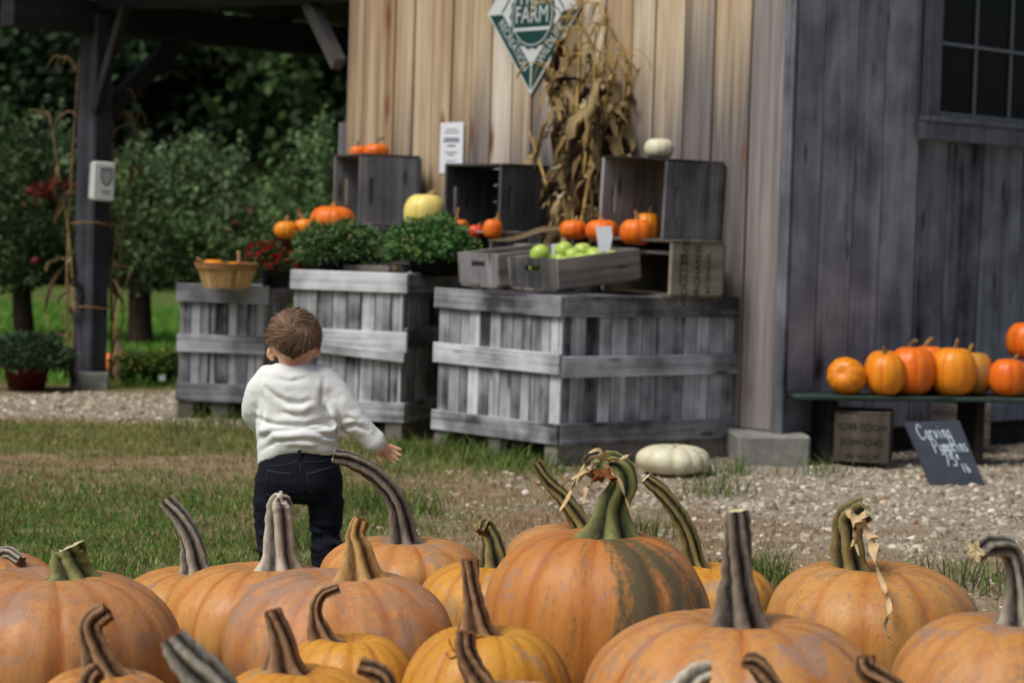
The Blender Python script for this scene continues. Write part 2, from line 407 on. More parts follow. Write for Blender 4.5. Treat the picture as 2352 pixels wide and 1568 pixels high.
def leaf_mat(name, trans=.25, rough=.6):
    t = NT(name); c = t.attr('tint', 'Color')
    tr = t.node('ShaderNodeBsdfTranslucent'); t.l.new(c, tr.inputs[0])
    ms = t.node('ShaderNodeMixShader'); ms.inputs[0].default_value = trans
    out = t.n['Material Output']; t.l.new(t.b.outputs[0], ms.inputs[1]); t.l.new(tr.outputs[0], ms.inputs[2]); t.l.new(ms.outputs[0], out.inputs[0])
    return t.done(c, rough, .25)
LEAF = leaf_mat('foliage'); BLADE = leaf_mat('grass_blade', .2); CORN = leaf_mat('corn_leaf', .25, .75); PEBBLE = leaf_mat('pebble', 0.0, .85)
BARK = plain('bark', srgb(58, 48, 42), .9, .1, .5, 18, .6)

# ------------------------------------------------------------------ ground (one sheet; soil, gravel and turf laid out by attributes)
def masks(x, y):
    n1 = fbm(x * 1.1, y * 1.6, 3); n2 = fbm(x * 3.3, y * 5, 9); n3 = fbm(x * 7, y * 11, 21)
    right = sstep(-.15, 1.15, x + (n1 - .5) * 1.5 + (n2 - .5) * .9 - np.abs(y - 8.9) * .12) * (.25 + .75 * sstep(7.0, 8.6, y + (n2 - .5) * 1.6))
    path = sstep(11.35, 11.7, y + (n2 - .5) * .6) * sstep(13.75, 13.35, y + (n2 - .5) * .4 + np.clip(-2.3 - x, 0, 1) * .8) * sstep(-.4, -.9, x)
    thin = sstep(.52, .62, n2) * sstep(-.9, .3, x) * sstep(6.2, 7, y) * .45
    gravel = np.clip(np.maximum(np.maximum(right, path), thin) * sstep(60, 16, y), 0, 1)
    gravel = np.clip(gravel * (.75 + .5 * n3), 0, 1)
    g = sstep(.0, -.8, x + (n1 - .5) * 1.3) * sstep(9.6, 7.9, y + (n2 - .5) * 1.8) * (.42 + .65 * sstep(.32, .55, n2) + .2 * n3)
    g = np.maximum(g, .8 * sstep(9.5, 10.0, y + (n2 - .5) * 1.2) * sstep(11.6, 11.2, y) * sstep(.4, -.1, x))
    g = np.maximum(g, sstep(13.5, 14.4, y) * 1.0)
    g = np.maximum(g, .55 * sstep(.5, .66, n2) * sstep(.6, -.2, x))
    tuft = np.exp(-((x + .15) / .5) ** 2 - ((y - 9.85 - .0 * x) / .45) ** 2) * .9
    g = np.clip(np.maximum(g, tuft) * (1 - .85 * gravel), 0, 1)
    return gravel, g, n2
def axis(lo, a, b, hi, step):
    L = [-(10 ** k) for k in []]
    left = [lo, lo * .6 + a * .4, lo * .3 + a * .7, lo * .1 + a * .9, a - 3, a - 1]
    right = [b + 1, b + 3, hi * .1 + b * .9, hi * .3 + b * .7, hi * .6 + b * .4, hi]
    return np.array(left + list(np.arange(a, b + step, step)) + right)
xs = axis(-250, -5, 4, 250, .045); ys = axis(-60, 2.6, 16, 320, .05)
GX, GY = np.meshgrid(xs, ys); nx, ny = len(xs), len(ys)
gm, tm, nm = masks(GX, GY)
GZ = ((fbm(GX * 4, GY * 4, 5) - .5) * .022 + (fbm(GX * 12, GY * 12, 6) - .5) * .012 * (1 - tm)) * ((GX > -5) & (GX < 4) & (GY > 2.6) & (GY < 16)) - .012
ii = np.arange(nx * ny).reshape(ny, nx)
GF = np.stack([ii[:-1, :-1], ii[:-1, 1:], ii[1:, 1:], ii[1:, :-1]], -1).reshape(-1, 4)
def ground_mat():
    t = NT('ground'); gr = t.attr('gravel'); tu = t.attr('turf'); co = t.coord(rand=False)
    a = t.noise(co, 9, 5, .7); b = t.noise(co, 60, 3, .7); c = t.noise(co, 2.2, 3)
    soil = t.ramp(t.math('ADD', t.math('MULTIPLY', a, .6), t.math('MULTIPLY', b, .4)), [(.3, srgb(94, 78, 60)), (.5, srgb(138, 120, 94)), (.7, srgb(172, 158, 132))])
    grav = t.ramp(t.math('ADD', t.math('MULTIPLY', a, .45), t.math('MULTIPLY', b, .55)), [(.3, srgb(112, 104, 92)), (.55, srgb(160, 152, 138)), (.72, srgb(196, 190, 178))])
    turf = t.ramp(t.math('ADD', t.math('MULTIPLY', a, .5), t.math('MULTIPLY', c, .5)), [(.3, srgb(46, 66, 26)), (.6, srgb(84, 112, 46)), (.75, srgb(112, 126, 66))])
    col = t.mix(gr, soil, grav); col = t.mix(t.math('MULTIPLY', tu, .85), col, turf)
    t.bump(t.math('ADD', a, b), .6, .012)
    return t.done(col, .95, .1)
gobj = np_mesh('ground', np.stack([GX, GY, GZ], -1).reshape(-1, 3), GF, ground_mat(), smooth=True, attrs={'gravel': gm.ravel(), 'turf': tm.ravel()})
tag(gobj, 'trodden farmyard ground of soil, turf and gravel', 'ground', kind='structure')

def sample_ground(n, y0, y1, xpad=.5, power=1.0):
    y = y0 + (y1 - y0) * RNG.random(n) ** power; x = (RNG.random(n) * 2 - 1) * (.232 * y + xpad)
    return x, y
def gz(x, y):
    return (fbm(x * 4, y * 4, 5) - .5) * .022 - .014
FOOT = []                                     # footprints kept clear of grass: (x, y, radius)
def clear_of(x, y):
    m = np.ones(len(x), bool)
    for (cx, cy, r) in FOOT: m &= (x - cx) ** 2 + (y - cy) ** 2 > r * r
    return m
def make_blades(name, x, y, h, wdt, tint, label):
    n = len(x); z = gz(x, y); a = RNG.random(n) * 6.283; lean = RNG.normal(0, .45, (n, 2)) * h[:, None]
    dx, dy = np.cos(a) * wdt, np.sin(a) * wdt
    P = np.stack([x, y, z], 1); up = np.stack([lean[:, 0], lean[:, 1], h], 1)
    s = np.stack([dx, dy, np.zeros(n)], 1)
    mid = P + up * .55 + np.stack([lean[:, 0] * -.12, lean[:, 1] * -.12, h * .06], 1)
    V = np.stack([P - s, P + s, mid + s * .75, mid - s * .75, P + up], 1)
    V = V.reshape(-1, 3); b = np.arange(n)[:, None] * 5
    F3 = np.concatenate([b + np.array([[0, 1, 2]]), b + np.array([[0, 2, 3]]), b + np.array([[3, 2, 4]])])
    T = np.repeat(np.concatenate([tint, np.ones((n, 1))], 1), 5, axis=0)
    return tag(np_mesh(name, V, F3, BLADE, attrs={'tint': T}), label, 'grass', kind='stuff')

# ------------------------------------------------------------------ barn: tan wall, grey wall, corner, window
K = at(1800, 500, 10.45); K.z = 0
TH = R(47); dL = Vector((-math.cos(TH), math.sin(TH), 0)); gR = Vector((math.sin(TH), math.cos(TH), 0)); UPV = Vector((0, 0, 1))
nT = (-dL).cross(UPV); nG = gR.cross(UPV)
WALLH = 3.6
barn = empty('barn', K, 'weathered barn with tan board front and grey side wall', 'barn')
def on_tan(px, py, off=0.0): return onplane(px, py, K + nT * off, nT)
def on_grey(px, py, off=0.0): return onplane(px, py, K + nG * off, nG)
BI = barn.matrix_world.inverted()
def wall_board(mat, X, N, u0, u1, z0, z1, off, color):
    th = .024; cx = K + X * ((u0 + u1) / 2) + N * (off - th / 2)
    v, f = chamfer_box(u1 - u0 - .010, th, z1 - z0, ch=.004, jit=.001)
    v = [(a, b, c + (z1 - z0) / 2) for a, b, c in v]
    o = mesh_obj('board', v, f, mat, barn)
    o.matrix_local = BI @ frame(X, -N, UPV, cx + Vector((0, 0, z0))); o.color = color
    return o
# tan wall edges read off the photograph (picture x at y=250), right to left
tx = [1806, 1722, 1636, 1568, 1500, 1448, 1385, 1330, 1274, 1222, 1176, 1128, 1082, 1036, 990, 948, 905, 868, 832, 795]
us = [(on_tan(x, 250) - K).dot(-dL) for x in tx]
us[0] = .0
weather = {0: .78, 1: .50, 2: .62, 3: .44, 4: .44, 5: .42, 6: .42, 7: .46, 8: .50, 9: .42, 10: .36, 11: .44, 12: .40}
for i in range(len(us) - 1):
    wall_board(TANB, -dL, nT, us[i + 1], us[i] - (.022 if i == 0 else 0), .128 if i < 3 else .15, WALLH, random.uniform(.0, .008), (weather.get(i, random.uniform(.2, .36)), 1, 1, 1))
gx_ = [1806, 1868, 1944, 2010, 2092, 2160, 2240, 2330, 2420, 2520, 2640, 2780, 2940, 3120]
ug = [(on_grey(x, 560) - K).dot(gR) for x in gx_]; ug[0] = -.02
WL = (on_grey(2100, 200) - K).dot(gR); WZ0 = on_grey(2110, 285).z
for i in range(len(ug) - 1):
    wall_board(GREYB, gR, nG, ug[i], ug[i + 1], .12, WALLH, .0255 + random.uniform(0, .010), (lambda k: (k, k, k * 1.02, 1))(random.uniform(.78, 1.12)))
# dark backing behind the boards keeps the joints closed; two inner leaves and the far end
uEnd = us[-1]; gEnd = ug[-1]
for X, N, u0, u1 in ((-dL, nT, uEnd + .004, -.03), (gR, nG, .03, gEnd)):
    cx = K + X * ((u0 + u1) / 2) - N * .075
    box('inner_wall', (abs(u1 - u0), .06, WALLH - .2), (0, 0, 0), BLACKM, barn, mw=BI @ frame(X, -N, UPV, cx + Vector((0, 0, .2 + (WALLH - .2) / 2))))
E_ = K - dL * uEnd                                # left end of the tan wall (uEnd is negative along -dL)
E_ = K + (-dL) * uEnd
endb = []
for i in range(14):
    cx = E_ + gR * (i * .24 + .12 + .03) + dL * .012
    o = box('board', (.236, .024, WALLH - .16), (0, 0, 0), GREYB, barn, mw=BI @ frame(gR, dL, UPV, cx + Vector((0, 0, .16 + (WALLH - .16) / 2))), ch=.003)
# corner trim
o = box('corner_board', (.03, .06, WALLH - .1), (0, 0, 0), GREYB, barn, mw=BI @ frame(gR, -nG, UPV, K + nG * .045 - gR * .037 + Vector((0, 0, .1 + (WALLH - .1) / 2))), ch=.003); o.color = (.78, .78, .78, 1)
# barn roof slab with eave overhang, above the frame
rc = K + dL * 1.64 + gR * 1.7
box('roof', (4.3, 4.0, .12), (0, 0, 0), BEAMW, barn, mw=BI @ frame(-dL, gR, UPV, rc + Vector((0, 0, WALLH + .06))), rot=(R(6), 0, 0))
# concrete pier at the corner
pc = atz(1776, 1074); FOOT.append((pc.x, pc.y + .1, .22))
v, f = chamfer_box(.335, .36, .15, .012, .006); o = mesh_obj('pier', v, f, CONC, barn); o.matrix_local = BI @ Matrix.Translation((K.x - .035, 10.27 + .18, .050)) @ Matrix.Rotation(R(3), 4, 'Z')
# plinth of shadowed block under each wall
for X, N, u0, u1 in ((-dL, nT, uEnd + .05, -.2), (gR, nG, .2, gEnd)):
    box('sill_beam', (abs(u1 - u0), .1, .2), (0, 0, 0), BEAMW, barn, mw=BI @ frame(X, -N, UPV, K + X * ((u0 + u1) / 2) - N * .09 + Vector((0, 0, .07))))
# window on the grey wall
zb = on_grey(2140, 262, .03).z; uw0 = (on_grey(2140, 200, .03) - K).dot(gR)
WINW, WINH = .90, 1.0
win = empty('window'); win.parent = barn; win.matrix_local = BI @ frame(gR, UPV, nG, K + gR * uw0 + nG * .056 + UPV * zb)
def wbox(name, x0, x1, y0, y1, z0, z1, mat, parent=win):
    return box(name, (x1 - x0, y1 - y0, z1 - z0), ((x0 + x1) / 2, (y0 + y1) / 2, (z0 + z1) / 2), mat, parent, ch=.003)
SASH = wood('sash_wood', srgb(128, 132, 146), srgb(60, 60, 70), 'Y', per=.1)
MUNT = plain('muntin_paint', srgb(112, 120, 126), .6, .3, .1, 20, 0)
wbox('casing', -.115, -.012, -.012, WINH + .1, 0, .04, SASH); wbox('casing', WINW + .012, WINW + .115, -.012, WINH + .1, 0, .04, SASH)
wbox('casing', -.115, WINW + .115, WINH + .102, WINH + .2, 0, .042, SASH)
wbox('sill', -.14, WINW + .14, -.13, -.045, 0, .05, SASH); wbox('sill_nosing', -.13, WINW + .13, -.043, -.014, 0, .065, SASH)
wbox('sash_frame', -.010, WINW + .010, -.012, .012, .0, .022, MUNT)
wbox('sash_frame', -.010, .012, .0125, WINH + .1, .0, .020, MUNT); wbox('sash_frame', WINW - .012, WINW + .010, .0125, WINH + .1, .0, .020, MUNT)
cw, chh = WINW / 3, .335
for i in range(3):
    for j in range(3):
        wbox('pane', i * cw + .008, (i + 1) * cw - .008, j * chh + .014, (j + 1) * chh + .004, .0, .004, GLASS)
for i in range(1, 3): wbox('muntin', i * cw - .0085, i * cw + .0085, .0125, WINH + .05, .0045, .018, MUNT)
for j in range(1, 3): wbox('muntin', .013, WINW - .013, j * chh + .009 - .0085, j * chh + .009 + .0085, .0185, .024, MUNT)

# ------------------------------------------------------------------ lean-to canopy on the left
lean = empty('lean_to', E_, 'dark timber lean-to canopy on a square post at left of barn', 'canopy')
LI = lean.matrix_world.inverted()
PB = atz(200, 884); PB = Vector((-2.585, 13.86, 0)); FOOT.append((PB.x, PB.y, .24))
ZB = 2.14
box('post', (.155, .155, 2.2), (0, 0, 0), POSTW, lean, mw=LI @ Matrix.Translation((PB.x, PB.y, 1.16)) @ Matrix.Rotation(R(43 + 12), 4, 'Z'), ch=.012)
v, f = chamfer_box(.24, .24, .15, .01, .008); o = mesh_obj('post_footing', v, f, CONC, lean); o.matrix_local = LI @ Matrix.Translation((PB.x, PB.y, .02)) @ Matrix.Rotation(R(10), 4, 'Z')
def bar(name, a, b, wd, hh, mat, parent, PI, upv=UPV):
    a, b = Vector(a), Vector(b); X = (b - a).normalized(); Y = upv.cross(X).normalized(); Z = X.cross(Y)
    return box(name, ((b - a).length, wd, hh), (0, 0, 0), mat, parent, mw=PI @ frame(X, Y, Z, (a + b) / 2), ch=.006)
b0 = PB - gR * .62; b1 = PB + gR * 3.2
bar('beam', (b0.x, b0.y, ZB + .1), (b1.x, b1.y, ZB + .1), .15, .2, BEAMW, lean, LI)
bar('header', PB + Vector((.05, -.03, 2.38)), E_ + gR * .1 + Vector((-.03, 0, 2.38)), .12, .18, BEAMW, lean, LI)
bar('brace', PB + gR * .06 + UPV * 1.66, PB + gR * .62 + UPV * 2.17, .10, .11, BEAMW, lean, LI)
bar('brace', PB + Vector((.02, -.10, 1.66)), PB + Vector((.22, -.28, 2.3)), .05, .06, BEAMW, lean, LI)
e0 = on_tan(790, 158, .0) + dL * .02; e0 = Vector((E_.x, E_.y, 0)) - gR * .02 + dL * .05
bar('brace', Vector((e0.x, e0.y, 1.93)), at(700, -14, 13.2), .07, .085, BRACEW, lean, LI)
# roof boards and rafters of the lean-to, running from the barn down to the beam
ra = E_ + gR * -.35; rb = PB + dL * .35 - gR * .35
dwn = (PB - E_) - gR * (PB - E_).dot(gR); wd = dwn.length + .4
for i in range(19):
    off = -.75 + i * .22
    a = E_ + gR * off + UPV * 2.86; b = E_ + gR * off + dL * wd + UPV * 2.42
    bar('roof_board', a, b, .217, .03, BEAMW, lean, LI)
for i in range(5):
    off = -.60 + i * .8
    a = E_ + gR * off + dL * .06 + UPV * 2.77; b = E_ + gR * off + dL * wd + UPV * 2.345
    bar('rafter', a, b, .06, .13, BEAMW, lean, LI)

# ------------------------------------------------------------------ apple bins
def make_bin(name, label, near, yawL, Lw, Rw, H, sL, sR, lidz, midL, midR, tint=(1, 1, 1, 1), group='slatted apple bins'):
    """near = ground point of the near corner; left face runs L from it, right face runs along Rr"""
    a = R(yawL); X = Vector((math.cos(a), -math.sin(a), 0)); Y = Vector((math.sin(a), math.cos(a), 0))   # X to the right along the left face, Y away along the right face
    root = empty(name, near, label, 'bin', group); I = root.matrix_world.inverted()
    T = I @ frame(X, Y, UPV, near)                # local: x<=0 along left face, y>=0 along right face
    rh, rt, st = .095, .022, .016
    def part(nm, sx, sy, sz, cx, cy, cz, mat, rot=(0, 0, 0)):
        o = box(nm, (sx, sy, sz), (0, 0, 0), mat, root, mw=T @ Matrix.Translation((cx, cy, cz)) @ Matrix.Rotation(rot[1], 4, 'Y') @ Matrix.Rotation(rot[0], 4, 'X') @ Matrix.Rotation(rot[2], 4, 'Z'), ch=.003, jit=.0015)
        kk = random.uniform(.8, 1.12); o.color = tuple(t * kk for t in tint[:3]) + (1,); return o
    zc = .10                                        # underside of the slats
    def faceslats(L, n, axis):
        p = -.006 if axis == 'x' else .006; ww = L / n; pos = 0
        ws = [ww * random.uniform(.82, 1.18) for _ in range(n)]; k = (L - .03) / sum(ws)
        for wv in ws:
            wv *= k; g = random.choice([.002, .003, .005, .009, .013]); c = pos + wv / 2 + .015; pos += wv
            hz = H - .03 - zc; tl = random.uniform(-.006, .006)
            if axis == 'x': part('slat', wv - g, st, hz, -c, .030 + random.uniform(-.002, .003), zc + hz / 2, BINZ, (0, tl, 0))
            else: part('slat', wv - g, st, hz, -.030 + random.uniform(-.003, .002), c, zc + hz / 2, BINZ, (0, 0, R(90)))
    faceslats(Lw, sL, 'x'); faceslats(Rw, sR, 'y')
    for z, mz in ((H - rh / 2, 0), (midL, 1), (zc + rh / 2 - .02, 2)):
        part('rail', Lw + random.uniform(-.01, .015), rt, rh, -Lw / 2, .011, z, BINW, (0, random.uniform(-.006, .006), 0))
    for z, mz in ((H - rh / 2, 0), (midR, 1), (zc + rh / 2 - .02, 2)):
        o = part('rail', Rw - .024 + random.uniform(-.01, .01), rt, rh, -.011, Rw / 2 + .014, z, BINW, (0, 0, R(90)))
    # far sides, lid planks, corner posts and skids
    part('back_panel', Lw - .06, .02, H - zc - .02, -Lw / 2, Rw - .02, zc + (H - zc) / 2, DARKX)
    part('side_panel', .02, Rw - .06, H - zc - .02, -Lw + .02, Rw / 2, zc + (H - zc) / 2, DARKX)
    nl = max(4, int(Rw / .14))
    for i in range(nl):
        part('lid_plank', Lw - .085, Rw / nl - .005, .02, -Lw / 2, .045 + (i + .5) * (Rw - .08) / nl, lidz - .01, BINW)
    for cx in (-.06, -Lw + .06):
        for cy in (.07, Rw - .07): part('corner_post', .05, .05, lidz - zc - .03, cx, cy, zc + (lidz - zc - .03) / 2, DARKZ)
    for cx in (-.055, -Lw / 2, -Lw + .055): part('skid', .085, Rw - .03, .10, cx, Rw / 2, .040, DARKX, (0, 0, 0))
    for fx, fy in ((0, .3), (-.5, .3), (-.9, .3), (0, .7), (-.5, .7), (-.9, .7)):
        p = near + X * (fx * Lw) + Y * (fy * Rw); FOOT.append((p.x, p.y, .2))
    return root, X, Y
nA = atz(1277, 1066); nB = atz(925, 1010); nC = atz(606, 962)
binA, AX, AY = make_bin('apple_bin', 'big grey slatted bin carrying the crate of green apples', nA, 50, .905, 1.13, .742, 12, 13, .728, .44, .425)
binB, BX, BY = make_bin('apple_bin', 'pale grey slatted bin with two green mums on it', nB, 16, .60, 1.05, .80, 8, 10, .785, .47, .49, (1.3, 1.29, 1.26, 1))
binC, CX, CY = make_bin('apple_bin', 'leftmost slatted bin with a peach basket on it', nC, 4, .475, .80, .695, 9, 8, .68, .385, .40, (.86, .86, .88, 1))
# second thin strap nailed on under the middle rail of the pale bin
IB = binB.matrix_world.inverted()
box('strap', (.6, .012, .045), (0, 0, 0), BINW, binB, mw=IB @ frame(BX, BY, UPV, nB) @ Matrix.Translation((-.30, -.008, .415)) @ Matrix.Rotation(R(4.0), 4, 'Y'), ch=.003).color = (1.2, 1.2, 1.18, 1)

# ------------------------------------------------------------------ crates
def make_crate(label, mw, Lx, Dy, Hz, slot=True, group='old apple crates', matl=None, ends=2, handle=True, sides=2):
    """local frame: x along the long side, y across, z up, open at the top; origin at the bottom centre"""
    root = empty('crate', mw=mw, label=label, cat='crate', group=group); t = .013; te = .019
    mx = matl or DARKX
    def p(nm, x0, x1, y0, y1, z0, z1, mat):
        return box(nm, (x1 - x0, y1 - y0, z1 - z0), ((x0 + x1) / 2, (y0 + y1) / 2, (z0 + z1) / 2), mat, root, ch=.002, jit=.001)
    for s in (-1, 1):                              # long sides, boards
        y0, y1 = (-Dy / 2 - t, -Dy / 2) if s < 0 else (Dy / 2, Dy / 2 + t); hb = Hz / sides
        for k in range(sides): p('side_board', -Lx / 2, Lx / 2, y0, y1, k * hb + .001, (k + 1) * hb - .001, mx)
    for s in (-1, 1):                              # end panels with a hand slot cut through
        x0, x1 = (-Lx / 2 + .001, -Lx / 2 + te) if s < 0 else (Lx / 2 - te, Lx / 2 - .001); sw, sh = (.07 if Hz > .2 else .052), .013; zc = Hz * (.80 if Hz > .2 else .66)
        yy = Dy / 2 - .0005
        V, Fc = [], []
        for x in (x0, x1):
            V += [(x, -yy, .002), (x, yy, .002), (x, yy, Hz), (x, -yy, Hz), (x, -sw, zc - sh), (x, sw, zc - sh), (x, sw, zc + sh), (x, -sw, zc + sh)]
        for b, rv in ((0, True), (8, False)):
            for q in ((0, 1, 5, 4), (1, 2, 6, 5), (2, 3, 7, 6), (3, 0, 4, 7)):
                q = tuple(b + i for i in q); Fc.append(q[::-1] if rv else q)
        for i, j in ((0, 1), (1, 2), (2, 3), (3, 0)): Fc.append((i, j, j + 8, i + 8))
        for i, j in ((4, 5), (5, 6), (6, 7), (7, 4)): Fc.append((j, i, i + 8, j + 8))
        mesh_obj('end_panel', V, Fc, (DARKY if Hz > .2 else DARKZ) if matl is None else matl, root)
    nb = 4
    for k in range(nb):
        y0 = -Dy / 2 + k * Dy / nb; p('bottom_board', -Lx / 2, Lx / 2, y0 + .003, y0 + Dy / nb - .003, -.011, .0, mx)
    return root
def yaw_frame(px, py, Y, X, Yv, tilt=0.0, pitch=0.0):
    m = frame(X, Yv, X.cross(Yv), at(px, py, Y)); return m
def side_crate(label, corner, yaw, open_w, depth, h, tilt=0, text=None, **kw):
    """crate stood on its side: mouth faces left-front, an end panel faces right-front; corner = bottom near corner"""
    a = R(yaw); X = Vector((math.cos(a), -math.sin(a), 0)); Y = Vector((math.sin(a), math.cos(a), 0))   # X along the mouth to the right, Y away
    # crate local x (long side) -> X ; local z (mouth direction) -> -Y ; local y -> X x ... up
    base = frame(X, UPV, X.cross(UPV), corner)     # local: x right along the mouth, y up, z out of the mouth
    tl = Matrix.Rotation(tilt, 4, 'Z')
    m = base @ tl @ Matrix.Translation((-open_w / 2, h / 2 + .013, -depth))
    return make_crate(label, m, open_w, h, depth, **kw)
WEA = srgb(150, 142, 128)
PRINTW = wood('printed_crate_wood', srgb(180, 172, 156), srgb(98, 90, 78), 'Z', per=.05)
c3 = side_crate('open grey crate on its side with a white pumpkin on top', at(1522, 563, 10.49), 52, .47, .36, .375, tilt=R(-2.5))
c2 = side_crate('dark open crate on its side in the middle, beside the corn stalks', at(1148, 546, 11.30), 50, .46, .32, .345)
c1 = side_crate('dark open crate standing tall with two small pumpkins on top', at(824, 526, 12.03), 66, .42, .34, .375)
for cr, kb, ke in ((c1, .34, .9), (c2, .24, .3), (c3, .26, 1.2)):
    for chd in cr.children: chd.color = (ke, ke, ke, 1) if chd.name.startswith('end_panel') else (kb, kb * .97, kb * .95, 1)  # boards tinted dark, painting the shade inside the open mouths
# lower tier: printed crate and plain ones that carry the shelf
tA = side_crate('pale printed crate on its side under the right end of the shelf', at(1540, 684, 10.27), 50, .47, .33, .235, matl=PRINTW, tilt=R(-1.0))
for chd in tA.children:
    if not chd.name.startswith('end_panel'): chd.color = (.4, .38, .36, 1)  # boards darkened too, shade of the open mouth put into their colour
tB = side_crate('dark crate on its side under the left end of the shelf', at(1128, 640, 10.95), 50, .40, .30, .205)
tC = side_crate('low dark crate behind the left mum under the tall open crate', at(850, 606, 11.93), 60, .46, .42, .19)
# shelf planks from behind the left apple crate to the right
s0 = at(1100, 554, 11.28); s1 = at(1560, 576, 10.40)
shelf = empty('plank_shelf', s0, 'rough plank shelf carrying a row of small pumpkins', 'shelf'); SI = shelf.matrix_world.inverted()
dS = (s1 - s0); dS.normalize(); across = Vector((-dS.y, dS.x, 0)).normalized()
if across.y < 0: across = -across
for k in range(3):
    off = across * (k * .125 - .0) - UPV * .012
    bar('plank', s0 + off, s1 + off, .12, .02, DARKX, shelf, SI)

def put_text(parent, body, size, mw_local, mat, spacing=1.0, name='lettering', sx=1.0):
    me = text_mesh(body, size, spacing); me.materials.append(mat)
    o = bpy.data.objects.new(name, me); link(o, parent); o.matrix_local = mw_local @ Matrix.Diagonal((sx, 1, 1, 1)); return o
# print on the right end panel of the pale crate (crate local: x long, y up, z mouth); panel outer face at x=+L/2
def end_text(root, Lx, depth, lines, flip=False, mat=INKB):
    for body, size, u, vv in lines:
        # text reads upwards on the panel: text x -> local +y (up), text y -> local +z (towards the mouth)... facing +x
        X = Vector((0, 1, 0)); Yv = Vector((0, 0, 1)); Z = X.cross(Yv)
        m = frame(X, Yv, Z, Vector((Lx / 2 + .0012, vv, u)))
        put_text(root, body, size, m, mat)
end_text(tA, .47, .33, [('WOOD BROS', .052, .245, -.015), ('ORCHARDS', .050, .165, -.02), ('ACTON MA', .036, .095, -.02)])

# ------------------------------------------------------------------ pumpkins
def pumpkin_mesh(r, h, lobes=10, depth=.09, seed=0, nu=80, nv=34, dip=.16, green=None, lump=.03, squash=0.0):
    rs = np.random.default_rng(seed); th = np.linspace(0, 2 * np.pi, nu, endpoint=False); v = np.linspace(0.0, 1.0, nv)
    TH_, VV = np.meshgrid(th, v); ph = VV * np.pi
    w_ = sum(rs.normal(0, .32) * np.sin(k * TH_ + rs.random() * 6.28) for k in (1, 2, 3))
    cr = np.abs(np.sin((TH_ * lobes + w_ * 2) / 2)); rib = 1 - (1 - cr) ** 2.2
    minor = .5 + .5 * np.cos(TH_ * lobes * 2.5 + w_ * 4)
    sinp = np.sin(ph); rad = r * np.abs(sinp) ** .72
    e = np.clip(sinp, 0, 1) ** .5
    rad = rad * (1 - depth * (1 - rib) * e - .008 * (1 - minor) * e)
    z = h * .5 * (1 - np.sign(np.cos(ph)) * np.abs(np.cos(ph)) ** .92)
    q = rad / r
    z = z - dip * h * np.exp(-(q / .26) ** 2) * (VV > .5) + dip * .5 * h * np.exp(-(q / .3) ** 2) * (VV < .5)
    z = z - depth * .55 * h * (1 - rib) * e * np.clip(-np.cos(ph), 0, 1) * np.clip(q * 1.6, 0, 1)
    bx = sum(rs.normal(0, lump * .5) * np.sin(k * TH_ + rs.random() * 6.28) * np.sin(ph * m_ + rs.random() * 3) for k, m_ in ((1, 1), (2, 1), (2, 2), (3, 2)))
    rad = rad * (1 + bx)
    V = np.stack([rad * np.cos(TH_), rad * np.sin(TH_), z], -1).reshape(-1, 3)
    top = float(h - dip * h)
    V[:, 2] = V[:, 2] * (h / max(h, V[:, 2].max()))
    ii = np.arange(nu * nv).reshape(nv, nu); j = np.roll(ii, -1, axis=1)
    F_ = np.stack([ii[:-1], j[:-1], j[1:], ii[1:]], -1).reshape(-1, 4)
    at_ = {'rib': (rib * .8 + minor * .2).ravel(), 'lat': VV.ravel()}
    if green is not None:
        d = (TH_ - green[0] + .12 * np.sin(VV * 7) + np.pi) % (2 * np.pi) - np.pi
        gs = lambda a, w_, k: k * np.exp(-(((d - a + np.pi) % (2 * np.pi) - np.pi) / w_) ** 2)
        gg = np.maximum.reduce([gs(-.27, .06, .95), gs(-.02, .24, 1.2), gs(.33, .22, 1.0), gs(.66, .14, .72), gs(-.62, .05, .6), gs(-.95, .04, .5), gs(1.1, .12, .6)])
        at_['green'] = (gg * sstep(1.02, .9, VV)).ravel()
    return V, F_, at_, top
